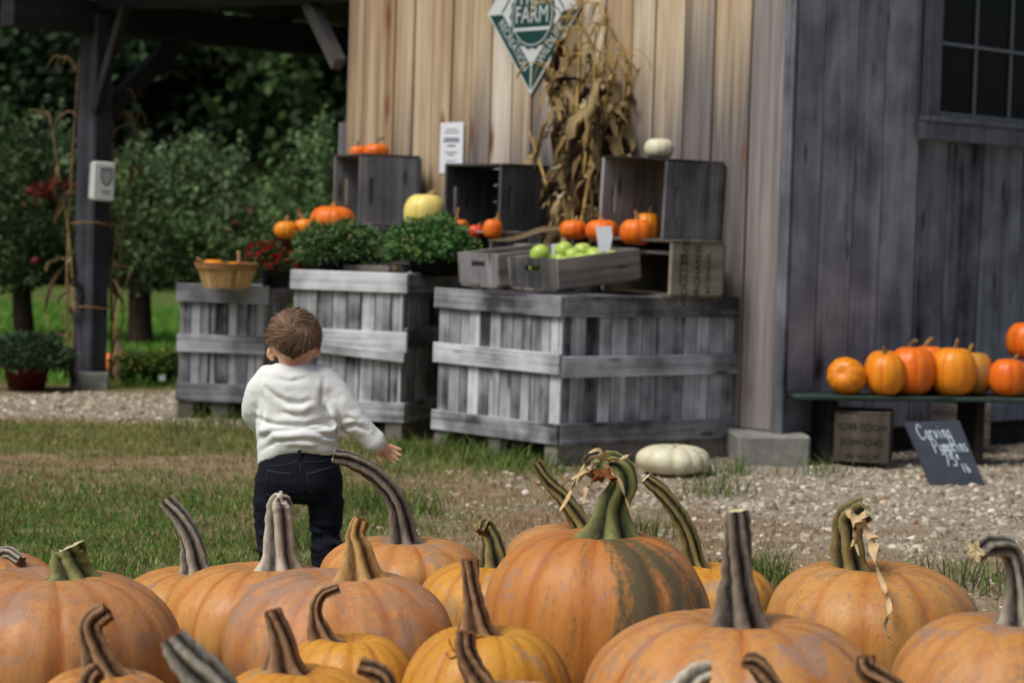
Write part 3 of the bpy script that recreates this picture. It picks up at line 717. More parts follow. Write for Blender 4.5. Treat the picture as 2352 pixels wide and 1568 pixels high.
def stem_obj(parent, pts, rad, mat, cut=None, n=22, lobes=5, depth=.52, seg=40, twist=1.2, round_end=False):
    if n >= 12:
        ln = sum((Vector(pts[k + 1]) - Vector(pts[k])).length for k in range(len(pts) - 1)); n = int(max(12, min(24, ln / (sum(rad) / len(rad)) * 3.2)))
    P = catmull(pts, n); rr = lerp_list(rad, n); P = [p + Vector((random.uniform(-1, 1), 0, random.uniform(-1, 1))) * rad[-1] * .03 for p in P]
    rr = [x * (1 + .04 * math.sin(i * 1.9 + rad[0] * 900)) for i, x in enumerate(rr)]
    if n >= 12:
        rr[0] *= 1.45; rr[1] *= 1.12
        depth = [depth * (1.15 if i < 2 else 1.0) * (max(.4, 1 - ((i / (n - 1)) ** 3) * .6) if round_end else 1) for i in range(n)]
    V, Fq, A, T = tube_data(P, rr, seg, lobes=lobes, depth=depth, twist=twist, phase=rad[0] * 1000)
    V, Fq, A = list(V), list(Fq), list(A)
    c = P[-1]; e = rr[-1]
    if round_end:
        V.append(c + T * e * .55); A.append(.9); b = len(V) - 1; s = b - seg
        Fq3 = [(s + k, s + (k + 1) % seg, b, b) for k in range(seg)]
    o = np_mesh('stem', [tuple(v) for v in V], Fq, mat, parent, smooth=True, attrs={'rib': A})
    s = len(V) - seg - (1 if round_end else 0)
    ring = [Vector(V[s + k]) for k in range(seg)]
    if cut is not None or round_end:
        cv = [c + (q - c) * .985 + T * e * .02 for q in ring] + [c + T * e * (.6 if round_end else -.12)]
        cv = [ring[k] for k in range(seg)] + [c + (q - c) * .6 + T * e * (.38 if round_end else random.uniform(-.08, .1)) for q in ring] + [c + T * e * (.5 if round_end else -.15)]
        ff = [(k, (k + 1) % seg, seg + (k + 1) % seg, seg + k) for k in range(seg)] + [(seg + k, seg + (k + 1) % seg, 2 * seg, 2 * seg) for k in range(seg)]
        me = bpy.data.meshes.new('cut_end'); me.from_pydata([tuple(v) for v in cv], [], [tuple(dict.fromkeys(f)) for f in ff])
        me.materials.append(cut if cut is not None else mat)
        if cut is None:
            a = me.attributes.new('rib', 'FLOAT', 'POINT'); a.data.foreach_set('value', [1.0] * len(cv)); me.polygons.foreach_set('use_smooth', [True] * len(me.polygons))
        co = bpy.data.objects.new('cut_end', me); link(co, o)
    return o
def pumpkin(label, base, r, h, mat, stem=None, lobes=10, depth=.09, seed=0, dip=.14, color=(1, 1, 1, 1), green=None, rot=None, cat='pumpkin', group=None, res=(80, 34), foot=True, name='pumpkin', lump=.03):
    root = empty(name, base, label, cat, group)
    V, Fq, A, top = pumpkin_mesh(r, h, lobes, depth, seed, res[0], res[1], dip, green, lump)
    b = np_mesh('shell', V, Fq, PK[mat], root, smooth=True, attrs=A); b.color = color
    if rot is not None:
        b.matrix_local = Matrix.Translation((0, 0, h / 2)) @ Matrix.Rotation(rot[2], 4, 'Z') @ Matrix.Rotation(rot[1], 4, 'Y') @ Matrix.Rotation(rot[0], 4, 'X') @ Matrix.Translation((0, 0, -h / 2))
    if foot: FOOT.append((base[0], base[1], r * .75))
    return root, top
# foreground heap: px centre, stem base py, half width px, height/width, colour, stem points (px, py[, dy]), stem radii px, stem material, cut
FG = [
 ('large dusty pumpkin at far left with a short cut green stump', 115, 1302, 310, .66, 'scarred', [(168, 1312), (160, 1280), (158, 1256)], [58, 44, 40], 'green', CUT, (.97, .95, .95)),
 ('half hidden pumpkin at the left picture edge behind the stump pumpkin', -20, 1262, 170, .62, 'orange', [(-12, 1270), (20, 1268, -.05), (50, 1290, -.10)], [22, 15, 13], 'grey', CUTB, (1, .9, .85)),
 ('pumpkin behind, its tall grey stem leaning left', 458, 1300, 190, .5, 'orange', [(452, 1306), (440, 1245), (415, 1190), (380, 1146)], [40, 27, 23, 20], 'grey', CUTB, (1, 1, .9)),
 ('pumpkin with a thick pale stem in front of the child', 612, 1289, 225, .62, 'orange', [(640, 1298), (641, 1240), (643, 1185), (643, 1156, -.004), (643, 1143, -.010), (643, 1138, -.018)], [44, 36, 33.5, 30, 21, 9], 'pale', None, (1.03, 1.02, 1)),
 ('big scarred pumpkin with a flared tan stem', 785, 1305, 272, .66, 'scarred', [(826, 1318), (824, 1262), (818, 1225), (832, 1192)], [62, 34, 23, 21], 'tan', CUTB, (1.04, 1.02, 1.02)),
 ('pumpkin with a very long dark stem arching left', 925, 1230, 195, .46, 'orange', [(928, 1236), (914, 1160), (870, 1096), (815, 1060), (766, 1046)], [38, 25, 22, 21, 19], 'dark', CUT, (1.06, 1.04, 1.05)),
 ('largest pumpkin, orange with a broad green stripe and hooked stem', 1378, 1207, 268, .9, 'green', [(1402, 1222), (1410, 1165), (1434, 1112), (1424, 1074), (1388, 1062), (1368, 1094, -.03)], [70, 40, 34, 31, 27, 22], 'green', CUTB, (1.03, 1, .98)),
 ('yellow pumpkin with a stubby green stem beside the largest one', 1130, 1285, 170, .62, 'yellow', [(1132, 1292), (1130, 1245), (1114, 1206), (1103, 1222, -.02)], [42, 25, 18, 12], 'striped', CUTB, (1.03, 1.02, 1)),
 ('pumpkin hidden behind the largest one, its striped stem leaning left', 1345, 1200, 190, .46, 'orange', [(1348, 1206), (1302, 1152), (1258, 1105), (1232, 1062)], [28, 20, 17, 15], 'striped', CUTB, (1, 1, 1)),
 ('small yellow pumpkin right behind the largest, dark stem arching left', 1640, 1290, 150, .62, 'yellow', [(1598, 1300), (1576, 1215), (1532, 1142), (1484, 1097)], [26, 22, 19, 16], 'striped', CUT, (1.03, 1.02, 1)),
 ('yellow pumpkin with a ridged brown stem at the front middle', 1125, 1430, 200, .98, 'yellow', [(1092, 1438), (1087, 1390), (1083, 1340), (1080, 1284)], [52, 27, 21, 23], 'brown', CUTB, (1, 1, .9)),
 ('yellow pumpkin with a thin curled brown stem', 805, 1450, 162, .95, 'yellow', [(742, 1458), (724, 1412), (738, 1367), (778, 1350)], [42, 17, 14, 13], 'brown', CUTB, (1, .98, .9)),
 ('front pumpkin with a dark twisted brown stem left of the curled one', 690, 1525, 212, .8, 'yellow', [(650, 1536), (648, 1480), (636, 1430), (627, 1400)], [54, 33, 26, 22], 'brown', CUTB, (1, .95, .95)),
 ('small pumpkin at bottom left with a hooked brown stem', 235, 1530, 190, .9, 'orange', [(242, 1538), (216, 1482), (210, 1432), (248, 1402)], [52, 33, 29, 26], 'brown', CUTB, (.97, .95, .9)),
 ('nearest pumpkin at bottom left, only its thick grey stem in view', 590, 1730, 260, .75, 'orange', [(590, 1740), (500, 1600), (430, 1510), (396, 1458)], [64, 58, 46, 34], 'grey', CUTB, (1, 1, 1)),
 ('low pumpkin at the bottom middle with a gnarled grey stem', 1195, 1562, 185, 1.0, 'orange', [(1128, 1592), (1086, 1540), (1068, 1490), (1072, 1450)], [40, 30, 27, 25], 'brown', CUTB, (1, .98, 1)),
 ('broad orange pumpkin at right front with a tall straight stem', 1695, 1402, 355, .7, 'orange', [(1697, 1412), (1695, 1330), (1695, 1250), (1694, 1172)], [72, 40, 33, 27], 'dark', CUT, (1, 1, 1.05)),
 ('pumpkin at right with dried husk hanging from its folded stem', 2005, 1284, 252, .66, 'orange', [(1953, 1292), (1948, 1232), (1952, 1190), (1990, 1166, -.02)], [46, 38, 37, 30], 'striped', CUT, (.98, 1, .95)),
 ('shaded pumpkin at the right edge with a stem hooked left', 2335, 1405, 300, .8, 'orange', [(2340, 1414), (2338, 1330), (2322, 1264), (2272, 1252, -.02), (2240, 1264, -.04)], [52, 27, 25, 27, 29], 'grey', CUT, (.92, .92, .9)),
]
def world_r(cx, ty, rp, a):
    h0 = 543 + .03 * (cx - 1280); r = 1 / ((ty - h0) / rp + 2 * a); return r, FPX * r / rp
def fg_pumpkin(i, label, cx, ty, Y, r, h, mat, st, sr, sm, cut, col):
    p = at(cx, ty, Y); base = (p.x, Y, -.008)
    green = (R(-72), .52) if mat == 'green' else None
    root, top = pumpkin(label, base, r, h, mat, seed=100 + i, lobes=random.choice([11, 12, 13, 14]), depth=random.uniform(.022, .045), color=(*col, 1), green=green, res=(112, 44), dip=.07 + .03 * (i % 3), group='big pumpkins heaped in front', lump=.06)
    ppm = FPX / Y; pts = []
    for q in st:
        w_ = at(q[0], q[1], Y + (q[2] if len(q) > 2 else 0)); pts.append(w_ - Vector(base))
    pts[0] = pts[0] - Vector((0, 0, .012))
    if pts[0].z > top - .004 + .02 * 0: pts[0].z = min(pts[0].z, top + .004)
    stem_obj(root, pts, [x / ppm for x in sr], ST[sm], cut, round_end=(cut is None))
    return root, ppm
ROOTS = {}
for i, (label, cx, ty, rp, a, mat, st, sr, sm, cut, col) in enumerate(FG):
    r, Y = world_r(cx, ty, rp, a); ROOTS[i] = fg_pumpkin(i, label, cx, ty, Y, r, 2 * r * a, mat, st, sr, sm, cut, col)
# nearest row, only stems reach into the picture
NR = [('pumpkin below the frame with a broken grey stem left of the tall straight one', .20, 3.45, .12, .29, [(1480, 1636), (1550, 1600), (1596, 1562), (1630, 1554)], [40, 40, 42, 38], 'pale'),
      ('pumpkin below the frame whose brown hooked stem rises under the tall straight one', .445, 3.40, .12, .29, [(1846, 1640), (1772, 1572), (1736, 1524), (1708, 1514)], [32, 27, 25, 20], 'brown'),
      ('pumpkin below the frame with a dark stem at bottom right', .67, 3.55, .12, .28, [(2140, 1622), (2046, 1574), (1992, 1534), (1988, 1506)], [32, 28, 28, 25], 'brown'),
      ('pumpkin below the frame with a short brown stem at bottom left', -.655, 3.43, .125, .225, [(186, 1690), (196, 1610), (206, 1556), (228, 1538)], [32, 29, 27, 24], 'brown'),
      ('pumpkin below the frame with a torn dark stem left of the yellow one', -.185, 3.48, .12, .27, [(905, 1640), (885, 1570), (862, 1540), (826, 1526)], [32, 26, 26, 22], 'brown')]
for i, (label, x, Y, r, h, st, sr, sm) in enumerate(NR):
    root, top = pumpkin(label, (x, Y, -.008), r, h, 'orange', seed=300 + i, group='big pumpkins heaped in front', dip=.06)
    pts = [at(q[0], q[1], Y) - Vector((x, Y, -.008)) for q in st]; pts[0] = Vector((pts[0].x * .35, 0, top - .004))
    stem_obj(root, pts, [q / (FPX / Y) for q in sr], ST[sm], CUTB)
# dry husk shreds and tendrils on two stems
def strip(parent, ptspx, Y, wpx, name, mat=HUSK, n=18, fold=.3, wob=.0):
    base = parent.matrix_world.translation; ppm = FPX / Y
    P = catmull([at(q[0], q[1], Y + (q[2] if len(q) > 2 else 0)) - base for q in ptspx], n); W = lerp_list([x / ppm for x in wpx], n)
    side = [Vector((math.cos(i * .5), -.5, math.sin(i * .5))) for i in range(n)]
    V, Fq = ribbon_data(P, W, side, fold); return mesh_obj(name, V, Fq, mat, parent, smooth=True)
r7, pp7 = ROOTS[6]; Y7 = r7.location.y
for q in ([(1372, 1092, -.06), (1350, 1120, -.08), (1335, 1165, -.08)], [(1405, 1060, -.05), (1360, 1050, -.07), (1330, 1090, -.07), (1322, 1125, -.07)], [(1380, 1060, -.05), (1345, 1080, -.08), (1290, 1115, -.08)],
          [(1400, 1050, -.04), (1372, 1032, -.05), (1340, 1050, -.06)], [(1390, 1066, -.05), (1420, 1095, -.06), (1440, 1150, -.07), (1452, 1190, -.07)], [(1365, 1070, -.05), (1330, 1100, -.06), (1300, 1150, -.06), (1275, 1190, -.06)],
          [(1395, 1058, -.05), (1430, 1050, -.06), (1450, 1040, -.06)], [(1376, 1094, -.05), (1396, 1085, -.07), (1416, 1100, -.07), (1405, 1112, -.07)]):
    strip(r7, q, Y7, [5, random.uniform(3, 7), 1.5], 'husk_strand')
strip(r7, [(1366, 1082, -.06), (1385, 1078, -.09), (1406, 1092, -.09), (1412, 1108, -.08)], Y7, [10, 15, 13, 4], 'husk_leaf', CUTB)
r17, pp17 = ROOTS[17]; Y17 = r17.location.y
strip(r17, [(1975, 1180, -.06), (2002, 1225, -.10), (2008, 1260, -.13), (2025, 1330, -.20), (2044, 1400, -.255), (2032, 1440, -.262), (2050, 1476, -.262)], Y17, [14, 15, 12, 6, 6, 5, 3], 'husk_tendril', n=40)
strip(r17, [(1955, 1170, -.06), (1975, 1190, -.09), (1985, 1215, -.09)], Y17, [16, 20, 6], 'husk_leaf')
for q in ([(1960, 1195, -.07), (1962, 1235, -.08), (1952, 1262, -.08)], [(1975, 1200, -.07), (1965, 1240, -.08), (1975, 1280, -.09)]): strip(r17, q, Y17, [3, 4, 2], 'husk_strand')
r15, pp15 = ROOTS[15]; Y15 = r15.location.y
for q in ([(1072, 1470), (1100, 1462), (1128, 1462)], [(1062, 1500), (1036, 1512), (1024, 1498)], [(1060, 1505), (1040, 1490), (1030, 1465)]): strip(r15, q, Y15, [5, 3, 1.5], 'twig', CUTB, 8)
r6 = ROOTS[15]

# small pumpkins and squash around the stand: px centre, bottom py, half width px, height/width, depth Y, material
SM = [
 ('bright orange pumpkin beside the tall crate above the mums', 763, 541, 52, .66, 11.95, 'bright', [(0, 0), (4, -10), (6, -16)], 6, 'tan'),
 ('small golden pumpkin above the red mum', 657, 548, 28, .72, 12.0, 'golden', [(0, 0), (2, -10), (4, -18)], 4, 'tan'),
 ('small golden pumpkin squeezed against the bright orange one', 699, 541, 24, .8, 12.05, 'golden', [(0, 0), (-8, -10), (-16, -24)], 4, 'tan'),
 ('orange pumpkin with a curled stem on the tall crate', 864, 368, 31, .62, 12.38, 'bright', [(0, 0), (2, -9), (14, -17), (20, -14)], 2.5, 'green'),
 ('smaller pumpkin half hidden on the tall crate', 822, 365, 19, .8, 12.45, 'bright', [(0, 0), (-1, -10), (0, -14)], 2.5, 'green'),
 ('large lemon yellow squash beside the middle crate', 975, 531, 50, .86, 11.85, 'lemon', [(8, 0), (14, -8), (24, -12)], 8, 'tan'),
 ('little orange gourd with a tall stem in the middle crate', 1057, 538, 20, .85, 11.36, 'bright', [(-8, 2), (-8, -16), (-4, -30)], 3.5, 'tan'),
 ('round red gourd at the mouth of the middle crate', 1094, 548, 20, .8, 11.22, 'red', [(4, 0), (8, -5), (10, -7)], 3, 'brown'),
 ('orange pumpkin leaning against the edge of the middle crate', 1131, 549, 23, 1.0, 11.1, 'bright', [(8, 0), (12, -12), (12, -20)], 3.5, 'tan'),
 ('left one of the three orange pumpkins on the shelf', 1317, 551, 33, .70, 10.92, 'bright', [(4, 0), (5, -6), (9, -12)], 4, 'tan'),
 ('middle orange pumpkin on the shelf behind the price card', 1382, 557, 39, .68, 10.80, 'bright', [(0, 0), (-2, -8), (-4, -18)], 4.5, 'tan'),
 ('right one of the three orange pumpkins on the shelf', 1461, 565, 39, .80, 10.62, 'bright', [(0, 0), (-1, -14), (-4, -26)], 4.5, 'tan'),
 ('golden pumpkin inside the right open crate', 1485, 562, 31, 1.2, 10.98, 'golden', [(0, 0), (6, -12), (10, -20)], 3.5, 'brown'),
 ('pale warty pumpkin resting on the right open crate', 1496, 384, 35, .68, 10.84, 'white', [(10, 4), (16, 2), (20, 2)], 4, 'green'),
]
for i, (label, cx, by, rp, a, Y, mat, st, sr, sm) in enumerate(SM):
    Y -= .13; b = at(cx, by, Y)
    if mat == 'white':
        q_ = at(1522, 563, 10.49); a5 = R(52); b = q_ + Vector((math.cos(a5), -math.sin(a5), 0)) * -.26 + Vector((math.sin(a5), math.cos(a5), 0)) * .19 + UPV * (.375 + .026 + .006); Y = b.y
    ppm = FPX / Y; r = rp / ppm; h = 2 * r * a
    root, top = pumpkin(label, b, r, h, mat, seed=500 + i, lobes=random.choice([9, 10, 12]), depth=.03 if mat in ('lemon', 'white') else .07, res=(48, 22), foot=False, group='small pumpkins on the stand', cat='squash' if mat == 'lemon' else ('gourd' if 'gourd' in label else 'pumpkin'), dip=.10)
    pts = [Vector((q[0] / ppm, 0, top - q[1] / ppm - (.004 if k == 0 else 0))) for k, q in enumerate(st)]
    stem_obj(root, pts, [sr * 1.7 / ppm] + [sr / ppm] * (len(pts) - 1), ST[sm], None, n=8, seg=10, lobes=5, depth=.2)
# flat white pumpkin on the ground by the bin
wp = atz(1545, 1084); r = 86 * wp.y / FPX
root, top = pumpkin('flat cream white pumpkin on the ground before the big bin', (wp.x, wp.y, -.012), r, r * .82, 'white', seed=61, lobes=11, depth=.10, res=(80, 30), dip=.2, cat='pumpkin')
stem_obj(root, [Vector((.0, 0, top - .004)), Vector((.004, 0, top + .012)), Vector((.010, 0, top + .02))], [.012, .008, .007], ST['tan'], CUTB, n=8, seg=12)

# ------------------------------------------------------------------ bench with pumpkins at right
bz = .318; B0 = at(1838, 906, 10.22); B1 = at(2620, 925, 10.60); B0.z = B1.z = bz
bench = empty('bench', (B0.x, B0.y, 0), 'low green edged plank bench holding a row of carving pumpkins', 'bench'); BeI = bench.matrix_world.inverted()
dB = (B1 - B0).normalized(); aB = Vector((-dB.y, dB.x, 0))
for k in range(3): bar('plank', B0 + aB * (.053 + k * .104) + UPV * -.014, B1 + aB * (.053 + k * .104) + UPV * -.014, .10, .022, GREENP, bench, BeI)
for s in (.12, .55, .97):
    p = B0.lerp(B1, s) + aB * .21; box('leg', (.045, .22, bz - .035 + .03), (0, 0, 0), BEAMW, bench, mw=BeI @ frame(dB, aB, UPV, Vector((p.x, p.y, (bz - .035 - .03) / 2))))
BP = [
 ('bench pumpkin lying on its side at the left end, blossom end forward', 1943, 904, 45, .96, .09, 'golden', (R(75), 0, R(-25)), None),
 ('upright round bench pumpkin with a small dark stem, second from the left', 2031, 911, 47, 1.06, .07, 'golden', None, [(-2, 0), (-3, -10), (-5, -22)]),
 ('bench pumpkin behind the second, showing only its left shoulder', 2030, 897, 48, 1.05, .22, 'golden', None, [(2, 0), (2, -6)]),
 ('tall orange bench pumpkin with a curled stem, third in front', 2092, 906, 56, 1.02, .12, 'bright', None, [(-6, 0), (-6, -10), (4, -20), (10, -18)]),
 ('bench pumpkin in the back whose pale stem shows between two others', 2130, 897, 46, 1.22, .26, 'bright', None, [(-8, 0), (-4, -14), (8, -24)]),
 ('widest blotchy orange pumpkin in the middle of the bench', 2187, 911, 54, 1.06, .10, 'golden', None, [(4, 0), (5, -16), (10, -28)]),
 ('yellow bench pumpkin tucked right behind the widest one', 2237, 908, 42, 1.2, .20, 'yellow', None, [(-14, 0), (-12, -14), (-6, -24)]),
 ('round orange bench pumpkin near the right picture edge', 2313, 914, 44, 1.02, .10, 'bright', None, [(12, 0), (16, -8), (24, -14)]),
 ('bench pumpkin cut by the right picture edge', 2392, 916, 50, 1.0, .12, 'bright', None, [(0, 0), (4, -14)]),
]
for i, (label, cx, by, rp, a, back, mat, rot, st) in enumerate(BP):
    d = ray(cx, by); t = 0
    s = 0.0
    for _ in range(6):                              # walk to the depth line "back" metres behind the bench edge
        Y = B0.y + s * dB.y + aB.y * back; p = at(cx, by, Y); s = (p - (B0 + aB * back)).dot(dB)
    ppm = FPX / p.y; r = rp / ppm; h = 2 * r * a
    root, top = pumpkin(label, (p.x, p.y, bz - .006), r, h, mat, seed=700 + i, lobes=random.choice([10, 11, 12]), depth=.035, res=(56, 26), foot=False, rot=rot, group='pumpkins on the bench', dip=.07)
    if st:
        pts = [Vector((q[0] / ppm, 0, top - q[1] / ppm - (.004 if k == 0 else 0))) for k, q in enumerate(st)]
        stem_obj(root, pts, [7 / ppm] + [5 / ppm] * (len(pts) - 1), ST['brown' if i % 2 else 'tan'], None, n=8, seg=10, depth=.25)
    else:
        V, Fq, A, _ = tube_data([Vector((0, 0, 0)), Vector((0, 0, .01))], [.012, .008], 8)
pk = at(2358, 838, 10.74); hp = at(2358, 912, 10.74).z
crz = pk.z
ub = make_crate('upturned crate at the back of the bench under one pumpkin', Matrix.Translation((pk.x + .1, pk.y + .12, bz + (crz - bz) + .012)) @ Matrix.Rotation(dB.to_2d().angle_signed(Vector((1, 0))), 4, 'Z') @ Matrix.Rotation(math.pi, 4, 'X'), .30, .22, max(.06, crz - bz - .002), group='old apple crates', sides=1)
root, top = pumpkin('orange pumpkin set higher than the rest at the right edge', (pk.x + .02, pk.y + .08, crz + .02), 50 / 477, 50 / 477 * 1.75, 'bright', seed=777, depth=.04, res=(56, 26), foot=False, group='pumpkins on the bench')
stem_obj(root, [Vector((0, 0, top - .004)), Vector((.004, 0, top + .03))], [.015, .01], ST['tan'], None, n=6, seg=10)
PRINTSHADE = wood('shaded_crate_wood', srgb(108, 100, 90), srgb(52, 46, 42), 'Z', per=.05)  # printed crate wood darkened, shade under the bench put into its colour
# crates under the bench
uX = Vector((math.cos(R(12)), math.sin(R(-12)), 0))
q0 = atz(2046, 1058); cm = frame(uX, Vector((-uX.y, uX.x, 0)), UPV, Vector((at(1987, 1010, 10.4).x, 10.44, .012)))
cu = make_crate('printed crate turned upside down under the bench', cm @ Matrix.Translation((0, 0, .22)) @ Matrix.Rotation(math.pi, 4, 'X'), .25, .30, .22, matl=PRINTSHADE, sides=1)
for body, size, z in (('WOOD BROS', .045, .185), ('ORCHARDS', .045, .115), ('ACTON MA', .034, .05)):
    m = frame(Vector((1, 0, 0)), Vector((0, 0, 1)), Vector((0, -1, 0)), Vector((.0, .15 + .0145, z)))
    m = frame(Vector((-1, 0, 0)), Vector((0, 0, 1)), Vector((0, 1, 0)), Vector((.0, .15 + .0148, .24 - z)))
    put_text(cu, body, size, m, INKB, sx=.82)
cm2 = atz(2190, 1040); make_crate('dark crate set back under the bench behind the chalkboard', Matrix.Translation((cm2.x + .03, cm2.y + .3, .012)) @ Matrix.Rotation(R(-10), 4, 'Z'), .40, .28, .22)
# chalkboard leaning on the crate
cb = [at(2078, 968, 9.92), at(2203, 965, 9.98), at(2262, 1107, 9.66), at(2139, 1109, 9.60)]
cb[2].z = cb[3].z = -.006
o0 = (cb[2] + cb[3]) / 2; chk = empty('chalkboard', o0, 'small tilted slate price board leaning by the bench', 'sign')
nrm = (cb[1] - cb[0]).cross(cb[3] - cb[0]).normalized()
if nrm.y > 0: nrm = -nrm
V = [p - o0 for p in cb] + [p - o0 - nrm * .014 for p in cb]
mesh_obj('slate', V, [(3, 2, 1, 0), (4, 5, 6, 7), (0, 1, 5, 4), (1, 2, 6, 5), (2, 3, 7, 6), (3, 0, 4, 7)], CHALKB, chk)
GL = {'C': [[(.9, .8), (.6, 1), (.25, .9), (.05, .5), (.25, .1), (.6, 0), (.95, .2)]], 'a': [[(.8, .45), (.45, .5), (.15, .25), (.4, 0), (.75, .15), (.8, .45), (.85, .0)]],
      'r': [[(.2, .5), (.25, 0)], [(.23, .3), (.5, .5), (.75, .42)]], 'v': [[(.1, .5), (.4, 0), (.8, .5)]], 'i': [[(.4, .5), (.45, 0)], [(.4, .68), (.42, .72)]],
      'n': [[(.15, .5), (.2, 0)], [(.2, .35), (.5, .5), (.75, .35), (.8, 0)]], 'g': [[(.8, .45), (.45, .5), (.15, .25), (.4, .02), (.75, .15), (.8, .45), (.8, -.3), (.45, -.48), (.1, -.3)]],
      'P': [[(.15, 1), (.2, 0)], [(.05, .95), (.6, 1), (.85, .75), (.6, .5), (.2, .48)]], 'u': [[(.1, .5), (.15, .1), (.45, 0), (.75, .2), (.78, .5), (.85, 0)]],
      'm': [[(.08, .5), (.1, 0)], [(.1, .38), (.3, .5), (.45, .35), (.48, 0)], [(.48, .38), (.7, .5), (.88, .35), (.92, 0)]], 'p': [[(.15, .5), (.2, -.45)], [(.17, .4), (.55, .5), (.8, .25), (.55, 0), (.2, .08)]],
      'k': [[(.15, 1), (.2, 0)], [(.75, .55), (.2, .25), (.8, 0)]], 's': [[(.75, .45), (.4, .5), (.2, .38), (.7, .18), (.5, 0), (.1, .06)]],
      '7': [[(.05, .95), (.85, .98), (.4, 0)]], '5': [[(.85, 1), (.25, .97), (.2, .58), (.6, .62), (.85, .35), (.6, 0), (.1, .08)]], 'c': [[(.6, .8), (.3, .85), (.15, .6), (.35, .4), (.6, .45)], [(.4, 1), (.36, .3)]],
      'l': [[(.4, 1), (.45, 0)]], 'b': [[(.2, 1), (.25, 0)], [(.24, .4), (.6, .5), (.8, .25), (.55, 0), (.25, .08)]]}
ex = (cb[1] - cb[0]); ey = (cb[3] - cb[0])
def chalk_line(word, u, v, cw_, hh):
    V, Fq = [], []
    for i, chh_ in enumerate(word):
        for st in GL[chh_]:
            pts = [Vector(q + (0,)) for q in st]; n = max(3, len(pts) * 4); pts = catmull(pts, n) if len(pts) > 2 else [pts[0].lerp(pts[1], k / 3) for k in range(4)]
            b = len(V)
            for k, q in enumerate(pts):
                d = (pts[min(k + 1, len(pts) - 1)] - pts[max(k - 1, 0)]); d = Vector((d.x * cw_, d.y * hh, 0)).normalized(); s = Vector((-d.y, d.x)) * .0085
                for sg in (-1, 1):
                    uu = u + (i + q.x * .88) * cw_ + sg * s.x; vv_ = v - q.y * hh - sg * s.y * .85
                    V.append(cb[0] - o0 + ex * uu + ey * vv_ + nrm * .003)
                if k: Fq.append((b + 2 * k - 2, b + 2 * k - 1, b + 2 * k + 1, b + 2 * k))
    mesh_obj('lettering', V, Fq, CHALK, chk)
chalk_line('C', .14, .30, .13, .24); chalk_line('arving', .27, .29, .078, .26)
chalk_line('P', .30, .52, .13, .22); chalk_line('umpkins', .42, .51, .073, .24)
chalk_line('75', .40, .73, .12, .19); chalk_line('c', .64, .68, .09, .14); chalk_line('lb', .66, .84, .075, .14)

# ------------------------------------------------------------------ apple crates, apples, price card
def pitched_crate(label, px, py, Y, yaw, pitch, Lx, Dy, Hz):
    """end panel faces left-front, long side runs away to the right; (px,py) = bottom near corner"""
    a = R(yaw); A_ = Vector((math.sin(a), math.cos(a), 0)); B_ = Vector((-math.cos(a), math.sin(a), 0))  # A_ away right, B_ to the left
    A2 = (A_ * math.cos(pitch) + UPV * math.sin(pitch)).normalized(); Zc = A2.cross(B_).normalized()
    p = at(px, py, Y); m = frame(A2, B_, Zc, p + A2 * Lx / 2 + B_ * (Dy / 2 + .013) + Zc * .012)
    return make_crate(label, m, Lx, Dy, Hz), m
pz = at(1283, 670, 9.98)
APW = None
ac, acm = pitched_crate('front crate heaped with green apples on the big bin', 1284, 671, 10.0, 50, R(6.5), .50, .315, .135)
ac2, acm2 = pitched_crate('empty looking crate left of the apple crate', 1147, 662, 10.36, 52, R(6.5), .46, .28, .145)
# wedge crate below the apple crate's raised end
wz = at(1480, 672, 10.28)
def apple_mesh():
    nu, nv = 20, 12; V, F_ = [], []
    for j in range(nv):
        ph = math.pi * j / (nv - 1); rr = math.sin(ph) ** .85; z = -math.cos(ph) * .9 + .0
        z -= .22 * math.exp(-(rr / .25) ** 2) * (1 if j > nv / 2 else -.7)
        for i in range(nu): th = 2 * math.pi * i / nu; V.append((rr * math.cos(th) * (1 - .08 * (j < 4)), rr * math.sin(th) * (1 - .08 * (j < 4)), z))
    for j in range(nv - 1):
        for i in range(nu): i2 = (i + 1) % nu; F_.append((j * nu + i, j * nu + i2, (j + 1) * nu + i2, (j + 1) * nu + i))
    return V, F_
def apple_mat():
    t = NT('green_apple'); n = t.noise(t.coord(scale=(1.2, 1.2, 1.2)), 1, 3); f = t.noise(t.coord(scale=(22, 22, 22)), 1, 2)
    c = t.ramp(n, [(.3, srgb(150, 190, 62)), (.65, srgb(196, 214, 110))]); c = t.mix(t.ramp(f, [(.68, 0.), (.74, .5)]), c, srgb(214, 220, 160))
    return t.done(c, .32, .4)
APM = apple_mat(); av, af = apple_mesh()
AP = [(1241, 584, 24, 0.0), (1295, 574, 21, .06), (1338, 577, 22, .10), (1318, 590, 22, .0), (1366, 590, 24, .04), (1404, 591, 18, .10), (1286, 598, 16, -.02), (1300, 606, 17, -.06), (1336, 603, 23, -.05), (1262, 600, 18, .04), (1385, 601, 18, .06), (1350, 612, 16, -.06), (1232, 606, 16, .05)]
apme = None
for i, (px, py, rp, dy) in enumerate(AP):
    Y = 10.19 + dy + (px - 1284) / 520 * .55; ppm = FPX / Y
    root = empty('apple', at(px, py, Y), 'green apple heaped in the front crate', 'apple', 'green apples in the crate')
    if apme is None:
        b = mesh_obj('apple_skin', av, af, APM, root, smooth=True); apme = b.data
    else: b = bpy.data.objects.new('apple_skin', apme); link(b, root)
    s = rp / ppm; b.scale = (s, s, s); b.rotation_euler = (random.uniform(-.7, .7), random.uniform(-.7, .7), random.uniform(0, 6))
